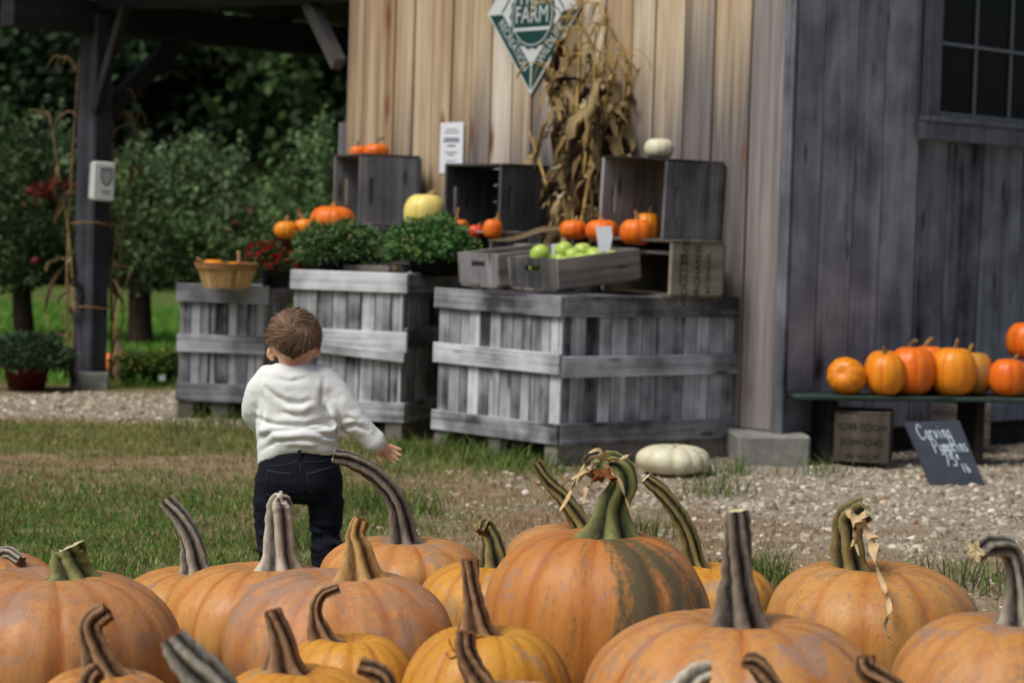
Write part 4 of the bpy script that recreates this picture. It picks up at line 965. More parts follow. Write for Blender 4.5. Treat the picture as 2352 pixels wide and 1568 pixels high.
# apples deeper in the crate are hidden by a bed of the same fruit
for i in range(16):
    lx = -.19 + (i % 6) * .072; ly = -.1 + (i // 6) * .09
    root = empty('apple', acm @ Vector((lx, ly, .055)), 'green apple heaped in the front crate', 'apple', 'green apples in the crate')
    b = bpy.data.objects.new('apple_skin', apme); link(b, root); b.scale = (.036, .036, .036); b.rotation_euler = (i, i * 2, i * 3)
# price card on a stake
pc_ = at(1387, 560, 10.26); card = empty('price_card', pc_, 'blank white price card standing in the green apples', 'card'); ppm = FPX / 10.26
def flat(name, ptspx, Y, mat, parent, th=.0025):
    b = parent.matrix_world.translation; P = [at(x, y, Y) - b for x, y in ptspx]; n = len(P); back = Vector((0, th, 0))
    V = P + [p + back for p in P]; Fc = [tuple(range(n))[::-1], tuple(range(n, 2 * n))] + [(i, (i + 1) % n, n + (i + 1) % n, n + i) for i in range(n)]
    return mesh_obj(name, V, Fc, mat, parent)
flat('card_face', [(1368, 521), (1404, 519), (1407, 545), (1400, 577), (1376, 580)], 10.26, PAPER, card)
tube('stake', [at(1388, 575, 10.264) - pc_, at(1388, 620, 10.264) - pc_], [.003, .003], TWINE, card, 6)
card2 = empty('price_card', at(1275, 572, 10.4), 'small white card half hidden between two green apples', 'card')
flat('card_face', [(1266, 561), (1283, 559), (1283, 592), (1268, 594)], 10.4, PAPER, card2)
# shallow tray of windfall apples at the edge of the pale bin
tr = at(860, 617, 11.0); tray = make_crate('shallow tray at the edge of the pale bin between the mums', Matrix.Translation((tr.x, tr.y + .12, .797)) @ Matrix.Rotation(R(-28), 4, 'Z'), .26, .16, .035, sides=1)
def redapple_mat():
    t = NT('blushed_apple'); n = t.noise(t.coord(scale=(1.1, 1.1, 1.1)), 1, 3); return t.done(t.ramp(n, [(.42, srgb(196, 206, 120)), (.58, srgb(200, 92, 74))]), .35, .4)
RAM = redapple_mat(); rme = apme.copy(); rme.materials.clear(); rme.materials.append(RAM)
for i, (px, py) in enumerate([(888, 617), (904, 619), (872, 618)]):
    q = at(px, py, 11.12); root = empty('apple', q, 'blushed apple lying in the shallow tray between the mums', 'apple', 'blushed apples in the tray')
    b = bpy.data.objects.new('apple_skin', rme); link(b, root); b.scale = (.024,) * 3; b.rotation_euler = (i, .5 * i, i)

# ------------------------------------------------------------------ sign and papers on the tan wall
def wall_frame(px, py, off): return frame(-dL, UPV, nT, on_tan(px, py, off))
SGC = on_tan(1226, 27, .012); sg = empty('farm_sign', mw=frame(-dL, UPV, nT, SGC), label='green and white diamond sign on the tan wall', cat='sign')
HW = abs((on_tan(1122, 35, .012) - SGC).dot(-dL)); HH = SGC.z - on_tan(1227, 217, .012).z
def poly(name, pts, z, mat, th=.003, parent=sg):
    n = len(pts); V = [(x, y, z + th) for x, y in pts] + [(x, y, z) for x, y in pts]
    return mesh_obj(name, V, [tuple(range(n)), tuple(range(n, 2 * n))[::-1]] + [(n + i, n + (i + 1) % n, (i + 1) % n, i) for i in range(n)], mat, parent)
dia = lambda k: [(-HW * k, 0), (0, -HH * k), (HW * k, 0), (0, HH * k)]
poly('plate', dia(1.0), 0, SIGNW, .006)
k0, k1 = .945, .655; g_ = .006
for sx in (-1, 1):
    q = [(sx * HW * k0, -g_), (sx * HW * k1, -g_), (sx * g_, -HH * k1), (sx * g_, -HH * k0)]
    poly('border_band', q if sx > 0 else q[::-1], .0065, SIGNG, .002)
for sx in (-1, 1):
    q = [(sx * HW * (k1 + .03), .004), (sx * HW * (k1 - .0), .004), (sx * .004, HH * k1), (sx * .004, HH * (k1 + .03))]
    poly('border_line', q if sx < 0 else q[::-1], .0065, SIGNG, .002)
# scalloped emblem
ang = [2 * math.pi * i / 120 for i in range(120)]
poly('emblem_rim', [(.165 * (1 + .035 * math.cos(18 * a)) * math.cos(a), .17 * (1 + .035 * math.cos(18 * a)) * math.sin(a) - .02) for a in ang], .0065, SIGNG, .002)
poly('emblem_ring', [(.150 * math.cos(a), .155 * math.sin(a) - .02) for a in ang], .009, SIGNW, .001)
poly('emblem_disc', [(.143 * math.cos(a), .148 * math.sin(a) - .02) for a in ang], .0105, SIGNG, .001)
poly('emblem_bar', [(-.135, -.098), (.135, -.098), (.135, -.082), (-.135, -.082)], .012, SIGNW, .001)
put_text(sg, 'TREE', .125, Matrix.Translation((0, .075, .0135)), SIGNW, sx=.80); put_text(sg, 'FARM', .125, Matrix.Translation((0, -.02, .0135)), SIGNW, sx=.80)
kc = (k0 + k1) / 2; el = math.atan2(HH, HW); 
put_text(sg, 'RECREATION', .064, Matrix.Translation((-HW * kc / 2 , -HH * kc / 2, .0095)) @ Matrix.Rotation(-el, 4, 'Z'), SIGNW, sx=.86)
put_text(sg, 'WILDLIFE', .064, Matrix.Translation((HW * kc / 2, -HH * kc / 2, .0095)) @ Matrix.Rotation(el, 4, 'Z'), SIGNW, sx=.9)
pm = wall_frame(1037, 340, .011); pa = empty('paper_notice', mw=pm, label='white paper notice pinned to the tan wall', cat='notice')
PWd = abs((on_tan(1011, 340, .011) - on_tan(1064, 340, .011)).dot(-dL)); PHt = on_tan(1037, 281, .011).z - on_tan(1037, 398, .011).z
poly('sheet', [(-PWd / 2, -PHt / 2), (PWd / 2, -PHt / 2), (PWd / 2, PHt / 2), (-PWd / 2, PHt / 2)], 0, PAPER, .0015, pa)
for y, wv, hh in ((.36, .5, .006), (.30, .62, .006), (.18, .66, .010), (.13, .7, .010), (.04, .35, .010), (-.09, .55, .006), (-.14, .3, .006), (-.26, .4, .005)):
    n = int(wv * 16); 
    for k in range(0):
        pass
    poly('print_line', [(-PWd * wv / 2, y * PHt - hh / 2), (PWd * wv / 2, y * PHt - hh / 2), (PWd * wv / 2, y * PHt + hh / 2), (-PWd * wv / 2, y * PHt + hh / 2)], .0020, INK, .0004, pa)
pm2 = frame(gR, UPV, dL, E_ + gR * -.0 + dL * .03 + UPV * at(785, 322, 13.05).z); pa2 = empty('paper_notice', mw=pm2, label='narrow white paper edge at the left corner of the tan wall', cat='notice')
poly('sheet', [(-.02, -.09), (.2, -.09), (.2, .09), (-.02, .09)], 0, PAPER, .002, pa2)

# ------------------------------------------------------------------ foliage
def rand_dirs(n):
    d = RNG.normal(0, 1, (n, 3)); return d / np.linalg.norm(d, axis=1)[:, None]
def leaf_cloud(P, N, L, W, tint, curl=.25):
    """diamond leaves (two triangles bent on the midrib -> one quad) at P pointing along N"""
    n = len(P); r = rand_dirs(n); S = np.cross(N, r); S /= np.linalg.norm(S, axis=1)[:, None] + 1e-9; U = np.cross(S, N)
    L = L[:, None]; W = W[:, None]
    a = P; b = P + N * L * .45 + S * W + U * W * curl; c = P + N * L; d = P + N * L * .45 - S * W + U * W * curl
    V = np.stack([a, b, c, d], 1).reshape(-1, 3); F_ = np.arange(4 * n).reshape(n, 4)
    T = np.repeat(np.concatenate([np.clip(tint, 0, 1), np.ones((n, 1))], 1), 4, axis=0)
    return V, F_, T
def tints(n, base, var, warm=.1):
    k = np.exp(RNG.normal(0, var, (n, 1))); b = np.array(base[:3])[None, :] * k
    return b * (1 + RNG.normal(0, warm, (n, 3)))
def mum(name, label, cx, cy, rp, hp, Y, zbase, leafc, buds, budc, flower=0, potmat=POT, cat='plant', nl=4200, group='potted mums', squash=1.0):
    ppm = FPX / Y; c = at(cx, cy, Y); r = rp / ppm; hh = hp / ppm
    root = empty(name, (c.x, c.y, zbase), label, cat, group); cz = c.z - zbase
    def shell(n, lo, hi):
        d = rand_dirs(n); d[:, 2] = np.abs(d[:, 2]) * 1.0 - .38 * (RNG.random(n) < .55) * RNG.random(n)
        d /= np.linalg.norm(d, axis=1)[:, None]
        k = lo + (hi - lo) * RNG.random(n) ** .6
        lump = 1 + .10 * np.sin(d[:, 0] * 9 + cx) * np.sin(d[:, 2] * 8 + cx) + .08 * np.sin(d[:, 1] * 11 + cy)
        return np.stack([d[:, 0] * r * k * lump, d[:, 1] * r * squash * k * lump, cz + d[:, 2] * hh * k * lump - hh * .12], 1), d
    P, d = shell(nl, .45, 1.0); keep = P[:, 2] > .01; P, d = P[keep], d[keep]; n = len(P)
    N = d + RNG.normal(0, .55, (n, 3)); N /= np.linalg.norm(N, axis=1)[:, None]
    V, F_, T = leaf_cloud(P, N, RNG.uniform(.022, .042, n) * (r / .22) ** .5, RNG.uniform(.006, .011, n) * (r / .22) ** .5, tints(n, leafc, .35))
    o = np_mesh('foliage', V, F_, LEAF, root, attrs={'tint': T}); tag(o, kind='stuff')
    if buds:
        P, d = shell(buds, .96, 1.05); keep = P[:, 2] > cz * .35; P = P[keep]; d = d[keep]; n = len(P); s = RNG.uniform(.004, .0075, n)[:, None]
        oc = np.array([[1, 0, 0], [0, 1, 0], [-1, 0, 0], [0, -1, 0], [0, 0, 1], [0, 0, -1]], float); ft = np.array([[0, 1, 4], [1, 2, 4], [2, 3, 4], [3, 0, 4], [1, 0, 5], [2, 1, 5], [3, 2, 5], [0, 3, 5]])
        V = (P[:, None, :] + oc[None] * s[:, None, :]).reshape(-1, 3); F_ = (np.arange(n)[:, None, None] * 6 + ft[None]).reshape(-1, 3)
        T = np.repeat(np.concatenate([np.clip(tints(n, budc, .3), 0, 1), np.ones((n, 1))], 1), 6, axis=0)
        tag(np_mesh('buds', V, F_, LEAF, root, attrs={'tint': T}), kind='stuff')
    if flower:
        P, d = shell(flower, .93, 1.06); keep = (P[:, 2] > cz - hh * .25); P = P[keep]; d = d[keep]; m = len(P); k = 14
        P = np.repeat(P, k, 0); d = np.repeat(d, k, 0); N = d * .5 + RNG.normal(0, .8, P.shape); N /= np.linalg.norm(N, axis=1)[:, None]
        V, F_, T = leaf_cloud(P, N, RNG.uniform(.012, .02, len(P)), RNG.uniform(.003, .005, len(P)), tints(len(P), srgb(176, 14, 28), .35))
        tag(np_mesh('flowers', V, F_, LEAF, root, attrs={'tint': T}), kind='stuff')
    pr = r * .55; ph = max(.06, cz * .75)
    Vp, Fp, _, _ = tube_data([Vector((0, 0, 0)), Vector((0, 0, ph * .9)), Vector((0, 0, ph * .9)), Vector((0, 0, ph))], [pr * .78, pr * .97, pr * 1.06, pr * 1.06], 20)
    Fp = list(Fp) + [tuple(range(20))[::-1], tuple(range(len(Vp) - 20, len(Vp)))]
    mesh_obj('pot', Vp, Fp, potmat, root, smooth=True)
    return root
GRN = srgb(82, 116, 70)
mum('potted_mum', 'round green mum in bud, the left one of the pair on the pale bin', 786, 575, 108, 70, 11.25, .787, GRN, 430, srgb(140, 146, 92), 0)
mum('potted_mum', 'round green mum in bud, the right one of the pair on the pale bin', 996, 572, 110, 76, 10.98 + .18, .787, srgb(84, 126, 72), 520, srgb(150, 164, 100), 0)
mum('potted_mum', 'dark red flowering mum on the leftmost bin', 634, 602, 68, 58, 11.98, .683, srgb(66, 98, 58), 60, srgb(150, 60, 50), 190, nl=2600)
mum('potted_mum', 'large dark mum in a red pot at the left edge', 62, 822, 98, 62, 13.5, .0, srgb(60, 86, 58), 260, srgb(110, 110, 80), 0, REDPOT, nl=4600)
for i, (px, hgt) in enumerate(((292, 0), (345, 0), (398, 4))):
    mum('potted_mum', ['low mum next to the post footing', 'low mum with a white tag beside the leftmost bin', 'low yellowish mum half hidden by the leftmost bin'][i], px, 842 - hgt, 42, 42, 14.3 + .1 * i, .0, srgb(84, 120, 62), 160, srgb(200, 190, 80), 0, POT, nl=1800, group='mums on the lawn edge')
tg = at(372, 868, 14.12); tgo = empty('plant_tag', tg, 'little white tag on a pot beside the leftmost bin', 'tag'); flat('tag_card', [(364, 862), (380, 861), (379, 874), (365, 874)], 14.12, PAPER, tgo)
pb = atz(247, 868); root, top = pumpkin('orange pumpkin standing half behind the lean-to post', (pb.x - .0, pb.y + .1, -.008), .095, .17, 'bright', seed=881, res=(48, 22), foot=False)
stem_obj(root, [Vector((0, 0, top - .004)), Vector((.01, 0, top + .03))], [.014, .01], ST['tan'], None, n=6, seg=10)

def tree(name, label, base, trunk_h, trunk_r, blobs, nleaf, leafL, tint, var=.4, group=None, limbs=7, cat='tree', shoots=0, drop=0.0, zmin=.05):
    """trunk with limbs to every foliage mass; crown of many leaves clumped on twigs"""
    base = Vector(base); root = empty(name, base, label, cat, group)
    cs = [Vector(b[0]) for b in blobs]; V, F_ = [], []
    def add(pts, rad, seg=7):
        b = len(V); v, f, _, _ = tube_data(catmull(pts, 8), lerp_list(rad, 8), seg); V.extend(v); F_.extend([tuple(i + b for i in q) for q in f])
    topc = Vector((random.uniform(-.1, .1), random.uniform(-.1, .1), trunk_h))
    add([Vector((0, 0, -.1)), Vector((random.uniform(-.05, .05), 0, trunk_h * .5)), topc], [trunk_r * 1.3, trunk_r, trunk_r * .8], 10)
    for c in cs:
        s = topc * random.uniform(.6, 1.0); mid = s.lerp(c, .5) + Vector((random.uniform(-.2, .2), random.uniform(-.2, .2), random.uniform(0, .3)))
        add([s, mid, c], [trunk_r * .5, trunk_r * .28, trunk_r * .08])
    mesh_obj('trunk', V, F_, BARK, root, smooth=True)
    PP, NN, TT = [], [], []
    vol = np.array([b[1] * b[2] for b in blobs]); vol = vol / vol.sum()
    for (c, rx, rz), fr in zip(blobs, vol):
        n = int(nleaf * fr); ncl = max(8, n // 40)
        d = rand_dirs(ncl); k = RNG.random(ncl) ** .45 * np.where(RNG.random(ncl) < .12, 1.45, 1.0) * (1 + .25 * np.sin(d[:, 0] * 7 + rx * 40) * np.sin(d[:, 2] * 6 + rz * 50))
        C = np.array(c)[None] + d * k[:, None] * np.array([rx, rx, rz])
        tw = rand_dirs(ncl) * .6 + d; tw[:, 2] -= drop; tw /= np.linalg.norm(tw, axis=1)[:, None]
        idx = RNG.integers(0, ncl, n); along = RNG.random(n)[:, None] * leafL * 6
        P = C[idx] + tw[idx] * along + RNG.normal(0, leafL * .9, (n, 3))
        N = tw[idx] * .7 + RNG.normal(0, .7, (n, 3)); N /= np.linalg.norm(N, axis=1)[:, None]
        ctint = np.exp(RNG.normal(0, var, ncl))[idx][:, None] * np.exp(RNG.normal(0, .2, (n, 1)))
        t_ = np.array(tint[:3])[None] * ctint * (1 + RNG.normal(0, .08, (n, 3)))
        PP.append(P); NN.append(N); TT.append(t_)
    for _ in range(shoots):
        b = blobs[random.randrange(len(blobs))]; a = random.uniform(0, 6.28); q = random.random() ** .5 * .9
        s = np.array(b[0]) + np.array([math.cos(a) * b[1] * q, math.sin(a) * b[1] * q, b[2] * math.sqrt(1 - q * q) * .9]); n = 46
        up = np.array([random.uniform(-.25, .25), random.uniform(-.25, .25), 1]); t = RNG.random(n)[:, None]
        P = s[None] + up[None] * t * random.uniform(.18, .42) + RNG.normal(0, .025, (n, 3)); N = RNG.normal(0, .8, (n, 3)) + up; N /= np.linalg.norm(N, axis=1)[:, None]
        PP.append(P); NN.append(N); TT.append(np.array(tint[:3])[None] * 1.7 * np.exp(RNG.normal(0, .2, (n, 1))) * np.array([1.05, 1.05, 1.25]))
    P, N, T = np.concatenate(PP), np.concatenate(NN), np.concatenate(TT); n = len(P)
    keep = P[:, 2] + base.z > zmin + (.28 * np.sin(P[:, 0] * 5.1 + 1) * np.sin(P[:, 0] * 2.3) if zmin > .2 else 0); P, N, T = P[keep], N[keep], T[keep]; n = len(P)
    Vl, Fl, Tl = leaf_cloud(P, N, RNG.uniform(.7, 1.3, n) * leafL, RNG.uniform(.25, .4, n) * leafL, T)
    tag(np_mesh('crown', Vl, Fl, LEAF, root, attrs={'tint': Tl}), kind='stuff')
    return root
AGRN = srgb(78, 104, 62); DGRN = srgb(36, 54, 26)
def P2(px, py, Y): return at(px, py, Y)
def rel(base, lst): return [((p - Vector(base))[:], rx, rz) for p, rx, rz in lst]
# orchard trees close behind the stand
b = atz(330, 792); b = Vector((b.x, 18.6, 0))
tree('apple_tree', 'bushy apple tree with a dark trunk just behind the leftmost bin', b, 1.2, .085, rel(b, [(P2(420, 550, 18.4), .42, .28), (P2(335, 490, 18.6), .36, .34), (P2(500, 500, 18.8), .42, .36), (P2(610, 570, 18.4), .42, .28), (P2(430, 440, 18.9), .32, .26), (P2(540, 590, 18.2), .38, .2), (P2(350, 560, 18.5), .28, .16)]), 16000, .052, srgb(84, 104, 66), .5, 'orchard trees', shoots=40, zmin=.40)
b = Vector((P2(60, 700, 19.0).x, 19.0, 0))
tree('apple_tree', 'apple tree with reddish apples at the left edge behind the post', b, 1.2, .075, rel(b, [(P2(40, 500, 19.0), .48, .34), (P2(150, 460, 19.2), .36, .34), (P2(-60, 450, 19.2), .45, .4), (P2(130, 560, 18.8), .36, .2), (P2(20, 575, 18.9), .42, .16), (P2(90, 400, 19.3), .3, .26)]), 15000, .052, srgb(66, 84, 52), .5, 'orchard trees', shoots=26, zmin=.40)
b = Vector((P2(720, 700, 17.6).x, 17.6, 0))
tree('apple_tree', 'leafy young apple tree beside the barn end behind the golden pumpkins', b, .9, .08, rel(b, [(P2(715, 510, 17.6), .26, .36), (P2(745, 440, 17.8), .18, .3), (P2(660, 590, 17.5), .36, .26), (P2(740, 570, 17.6), .3, .3)]), 7000, .052, srgb(84, 106, 64), .5, 'orchard trees', shoots=30)
# red apples hanging in the left tree
RA = plain('red_apple', srgb(96, 26, 22), .5, .3, .3, 8, 0); apr = apme.copy(); apr.materials.clear(); apr.materials.append(RA)
for i, (px, py) in enumerate([(82, 600), (575, 486), (545, 512), (522, 528), (70, 440), (180, 425)]):
    q = at(px, py, 18.0 if px > 300 else 18.25); root = empty('apple', q, 'red apple hanging in the orchard trees behind the stand', 'apple', 'red apples in the orchard trees')
    bb = bpy.data.objects.new('apple_skin', apr); link(bb, root); bb.scale = (.036,) * 3
rl = at(114, 436, 18.2); rlo = empty('red_leaf_clump', rl, 'clump of dull red leaves in the left apple tree', 'leaves')
n = 420; Pq = RNG.normal(0, 1, (n, 3)) * np.array([.085, .05, .035]) + np.array([0, 0, 0]); Pq[:, 2] += .12 * Pq[:, 0]; Nq = rand_dirs(n); Nq[:, 2] -= .5; Nq /= np.linalg.norm(Nq, axis=1)[:, None]
Vq, Fq_, Tq = leaf_cloud(Pq, Nq, RNG.uniform(.03, .05, n), RNG.uniform(.010, .016, n), tints(n, srgb(104, 34, 24), .4))
tag(np_mesh('foliage', Vq, Fq_, LEAF, rlo, attrs={'tint': Tq}), kind='stuff')
tube('twig', [Vector((.12, .1, -.06)), Vector((0, 0, 0)), Vector((-.12, -.02, .04))], [.008, .006, .003], BARK, rlo, 6, 8)
# dark wood behind
WB = [(-170, 27, 5.6, 0), (20, 31, 6.4, 1), (210, 26.5, 5.8, 2), (380, 33, 6.8, 0), (545, 28, 6.2, 1), (700, 30, 6.4, 2), (860, 26, 5.8, 0)]
WLAB = ['tall dark forest tree %s' % s for s in ('beyond the left apple tree', 'with its crown above the left picture edge', 'rising right behind the lean-to post', 'deep in the shade left of the barn', 'with drooping boughs under the dark beam', 'showing sky gaps left of the barn end', 'half hidden by the barn end')]
for i, (px, Y, hh, k) in enumerate(WB):
    Y *= 1.4; hh *= 1.4
    p = at(px, 500, Y); b = Vector((p.x, Y, 0)); bl = []
    for j in range(11):
        z = 1.3 + j * hh / 11; rr = (2.3 - .12 * j) * random.uniform(.7, 1.2); a = j * 2.4 + i
        bl.append(((math.cos(a) * .9, math.sin(a) * .7, z), rr, .7))
    tree('forest_tree', WLAB[i], b, hh * .72, .22, bl, 15000, .21, [srgb(40, 56, 28), srgb(62, 74, 36), srgb(34, 50, 30)][k], .8, 'dark wood behind the orchard', drop=.7)
# undergrowth closing the foot of the wood
ub_ = Vector((at(250, 560, 36).x, 36, 0))
tree('hedge', 'dark undergrowth along the foot of the wood', ub_, .5, .06, [((x, RNG.normal(0, .3), .75 + .3 * math.sin(x * 2)), 1.0, .85) for x in np.arange(-9, 10, 1.0)], 16000, .17, srgb(40, 58, 30), .4, None, cat='hedge')

# ------------------------------------------------------------------ corn stalks
def cornstalk(root, foot, head, bend, r0, nleaf, seed, leafscale=1.0, tassel=True, gold=1.0, STALK=None):
    STALK = STALK or STALKM
    rs = random.Random(seed); base = root.matrix_world.translation
    foot, head = Vector(foot), Vector(head); mid = foot.lerp(head, .5) + Vector(bend)
    P = catmull([foot - base, mid - base, head - base], 14)
    st = tube('stalk', P, lerp_list([r0, r0 * .8, r0 * .35], 14), STALK, root, 8)
    LV, LF, LT = [], [], []
    for k in range(nleaf):
        t = rs.uniform(.08, .97); p = P[min(13, int(t * 13))]; a = rs.uniform(math.pi * .85, math.pi * 2.15) if rs.random() < .8 else rs.uniform(0, 6.28)
        out = Vector((math.cos(a), math.sin(a) * .55, 0)); L = rs.uniform(.22, .5) * leafscale; up = rs.uniform(-.05, .45); dr = rs.uniform(.5, 1.5)
        pts = []
        for i in range(9):
            s = i / 8; q = p + out * L * (s * .55 - .12 * s * s) + Vector((0, 0, L * (up * s - dr * s * s * .8)))
            q += Vector((rs.uniform(-1, 1), rs.uniform(-1, 1), rs.uniform(-1, 1))) * .012; pts.append(q)
        w = rs.uniform(.012, .026) * leafscale; ws = [w * (.5 + 1.1 * math.sin(math.pi * min(1, .12 + .88 * i / 8)) ** .8) if i < 8 else .002 for i in range(9)]
        tw = rs.uniform(0, 6.28); rate = rs.uniform(-.55, .55)
        side = [Vector((math.cos(tw + rate * i), math.sin(tw + rate * i), rs.uniform(-.2, .2))) for i in range(9)]
        v, f = ribbon_data(pts, ws, side, rs.uniform(.2, .8)); b = len(LV); LV += v; LF += [tuple(x + b for x in q) for q in f]
        c = rs.choice([(186, 164, 118), (160, 136, 94), (118, 94, 62), (84, 66, 46), (208, 192, 152), (172, 150, 108), (52, 40, 30), (66, 52, 38)]); c = srgb(*c); LT += [tuple(x * gold for x in c[:3]) + (1,)] * len(v)
    if LV: np_mesh('leaves', [tuple(v) for v in LV], LF, CORN, root, smooth=True, attrs={'tint': LT}).__setitem__('kind', 'stuff')
    if tassel:
        for k in range(7):
            a = rs.uniform(0, 6.28); o = Vector((math.cos(a), math.sin(a) * .4, 0)); h = P[-1]
            tube('tassel', [h, h + o * .05 + UPV * .09, h + o * .14 + UPV * .12, h + o * .2 + UPV * rs.uniform(.02, .08)], [.003, .003, .003, .002], STALK, root, 5, 8)
STALKM = plain('corn_stalk', srgb(176, 150, 92), .75, .2, .35, 14, .2)
csr = empty('corn_shock', at(1330, 545, 11.15), 'tied bundle of dry corn stalks leaning on the tan wall', 'corn stalks')
CS = [((1300, 548, 11.13), (1352, 95, 11.35)), ((1325, 548, 11.15), (1392, 60, 11.31)), ((1345, 548, 11.11), (1420, 110, 11.27)), ((1312, 548, 11.19), (1310, 150, 11.37)), ((1290, 548, 11.07), (1335, 30, 11.37)), ((1350, 548, 11.15), (1440, 150, 11.21)), ((1335, 548, 11.07), (1370, 180, 11.15)), ((1320, 548, 11.05), (1300, 60, 11.40)), ((1340, 548, 11.05), (1445, 200, 11.15)), ((1305, 548, 11.05), (1275, 200, 11.30)), ((1330, 548, 11.01), (1365, 120, 11.05)), ((1350, 548, 11.05), (1405, 170, 11.05))]
for i, (a, b_) in enumerate(CS):
    cornstalk(csr, at(*a), at(*b_), (random.uniform(-.05, .05), 0, 0), .011, 19, 40 + i, .74, gold=.95)
# loose single stalk leaning left beside the bundle and a leaf lying on the shelf
cornstalk(csr, at(1275, 548, 11.15), at(1215, 300, 11.60), (.02, 0, 0), .010, 5, 77, .5, tassel=False)
V, Fq = ribbon_data(catmull([at(1285, 525, 11.00) - csr.location, at(1240, 530, 10.95) - csr.location, at(1185, 548, 10.85) - csr.location, at(1120, 553, 10.80) - csr.location], 14), lerp_list([.012, .02, .016, .003], 14), Vector((.2, -.6, .7)), .3)
np_mesh('fallen_leaf', [tuple(v) for v in V], Fq, CORN, csr, smooth=True, attrs={'tint': [srgb(206, 190, 150)] * len(V)})
tie = at(1345, 330, 11.15) - csr.location
tube('twine', [tie + Vector((math.cos(a) * .10, math.sin(a) * .06, .01 * math.sin(a * 2))) for a in np.linspace(0, 6.2, 14)], [.004] * 14, TWINE, csr, 6)
HUSK2 = plain('old_corn_leaf', srgb(138, 116, 82), .8, .2, .35, 30, .2)
# corn tied to the lean-to post
cp = empty('corn_shock', at(215, 880, 13.7), 'thin dry corn stalks tied to the lean-to post', 'corn stalks')
for i, (a, b_) in enumerate([((150, 868, 13.75), (178, 175, 13.95)), ((262, 872, 13.9), (262, 250, 13.98)), ((168, 868, 13.72), (120, 300, 13.9)), ((250, 870, 14.0), (310, 300, 14.1)), ((258, 872, 13.95), (250, 330, 14.0))]):
    cornstalk(cp, at(*a), at(*b_), (random.uniform(-.05, .05), 0, 0), .008, 6, 90 + i, .62, gold=.55, STALK=HUSK2)
for q, w_ in (([(165, 590), (120, 650), (105, 720), (125, 760)], 9), ([(172, 660), (135, 690), (150, 750), (165, 800)], 6), ([(262, 640), (285, 700), (270, 790), (255, 830)], 6), ([(258, 610), (300, 620), (270, 700), (262, 780)], 5), ([(255, 740), (285, 800), (262, 850), (275, 878)], 5)):
    strip(cp, [(x, y) for x, y in q], 13.6, [w_ * .3, w_ * .55, w_ * .5, 1.5], 'corn_leaf', HUSK2, 16)
for zy in (512, 706):
    tube('twine', [Vector((PB.x + math.cos(a) * .128, PB.y + math.sin(a) * .128, at(205, zy, 13.75).z + .006 * math.sin(3 * a))) - cp.location for a in np.linspace(0, 6.28, 20)], [.004] * 20, TWINE, cp, 6)
# sanitiser dispenser on the post
dm = at(236, 417, 13.66); disp = empty('soap_dispenser', mw=Matrix.Translation(dm) @ Matrix.Rotation(R(24), 4, 'Z') @ Matrix.Rotation(R(2), 4, 'Y'), label='white wall dispenser with a grey shield mark on the post', cat='dispenser')
box('case', (.135, .10, .235), (0, .02, 0), PLASTIC, disp, ch=.014)
box('cover_plate', (.125, .012, .222), (0, -.034, 0), PLASTIC, disp, ch=.005)
sh = [(-.033, .055), (.033, .055), (.033, .0), (.022, -.03), (0, -.045), (-.022, -.03), (-.033, .0)]
def shield(k, y, mat, name): mesh_obj(name, [(x * k + .012, y, z * k + .02) for x, z in sh], [tuple(range(7))], mat, disp)
shield(1.15, -.0415, PLGREY, 'shield_mark'); shield(.8, -.0425, plain('shield_light', srgb(150, 154, 156), .5, .3, .05, 8, 0), 'shield_mark')
for k, wv in enumerate((.03, .024)): box('print_line', (wv * 2, .001, .006), (.012, -.0415, -.055 - k * .016), PLGREY, disp, ch=.0003)

# ------------------------------------------------------------------ peach basket
bk0 = at(520, 656, 11.72); bk0.z = .684; bkt = empty('basket', bk0, 'round pale splint basket of yellow squash on the leftmost bin', 'basket')
SPL = wood('basket_splint', srgb(216, 184, 130), srgb(164, 124, 76), 'Z', crack=.1, blotch=.3); HOOP = wood('basket_hoop', srgb(200, 158, 112), srgb(140, 98, 64), 'X', crack=.1, blotch=.3)
R0, R1, BH = .115, .160, .125; ns = 22
for i in range(ns):
    a = 2 * math.pi * i / ns; wv = 2 * math.pi / ns * .47; V = []
    for z, rr in ((0, R0), (BH, R1)):
        for s in (-1, 1):
            for t in (0, -.004): V.append(((rr + t + (i % 2) * .002) * math.cos(a + s * wv), (rr + t + (i % 2) * .002) * math.sin(a + s * wv), z))
    mesh_obj('splint', V, [(0, 2, 6, 4), (1, 5, 7, 3), (0, 4, 5, 1), (2, 3, 7, 6), (4, 6, 7, 5), (0, 1, 3, 2)], SPL, bkt)
def hoop(z0, z1, r0, r1, nm):
    V, F_ = [], []; n = 36
    for k in range(n):
        a = 2 * math.pi * k / n
        for z, rr in ((z0, r0), (z1, r1)):
            for t in (.0, .006): V.append(((rr + t) * math.cos(a), (rr + t) * math.sin(a), z))
    for k in range(n):
        b = k * 4; c = ((k + 1) % n) * 4; F_ += [(b + 1, c + 1, c + 3, b + 3), (b, b + 2, c + 2, c), (b + 2, b + 3, c + 3, c + 2), (b, c, c + 1, b + 1)]
    mesh_obj(nm, V, F_, HOOP, bkt, smooth=False)
hoop(BH - .028, BH + .004, R1 - .007, R1 + .003, 'rim_hoop')
mesh_obj('base', [(math.cos(2 * math.pi * k / 24) * (R0 - .006), math.sin(2 * math.pi * k / 24) * (R0 - .006), .004) for k in range(24)], [tuple(range(24))], SPL, bkt)
def spot(px, py): p = at(px, py, 11.6) - bk0; return p
tube('handle', [spot(478, 612) + Vector((0, 0, 0)), spot(466, 603), spot(452, 592)], [.008, .008, .008], HOOP, bkt, 8, 8)
tube('handle', [spot(549, 612), spot(549, 592), spot(548, 576)], [.009, .009, .009], HOOP, bkt, 8, 8)
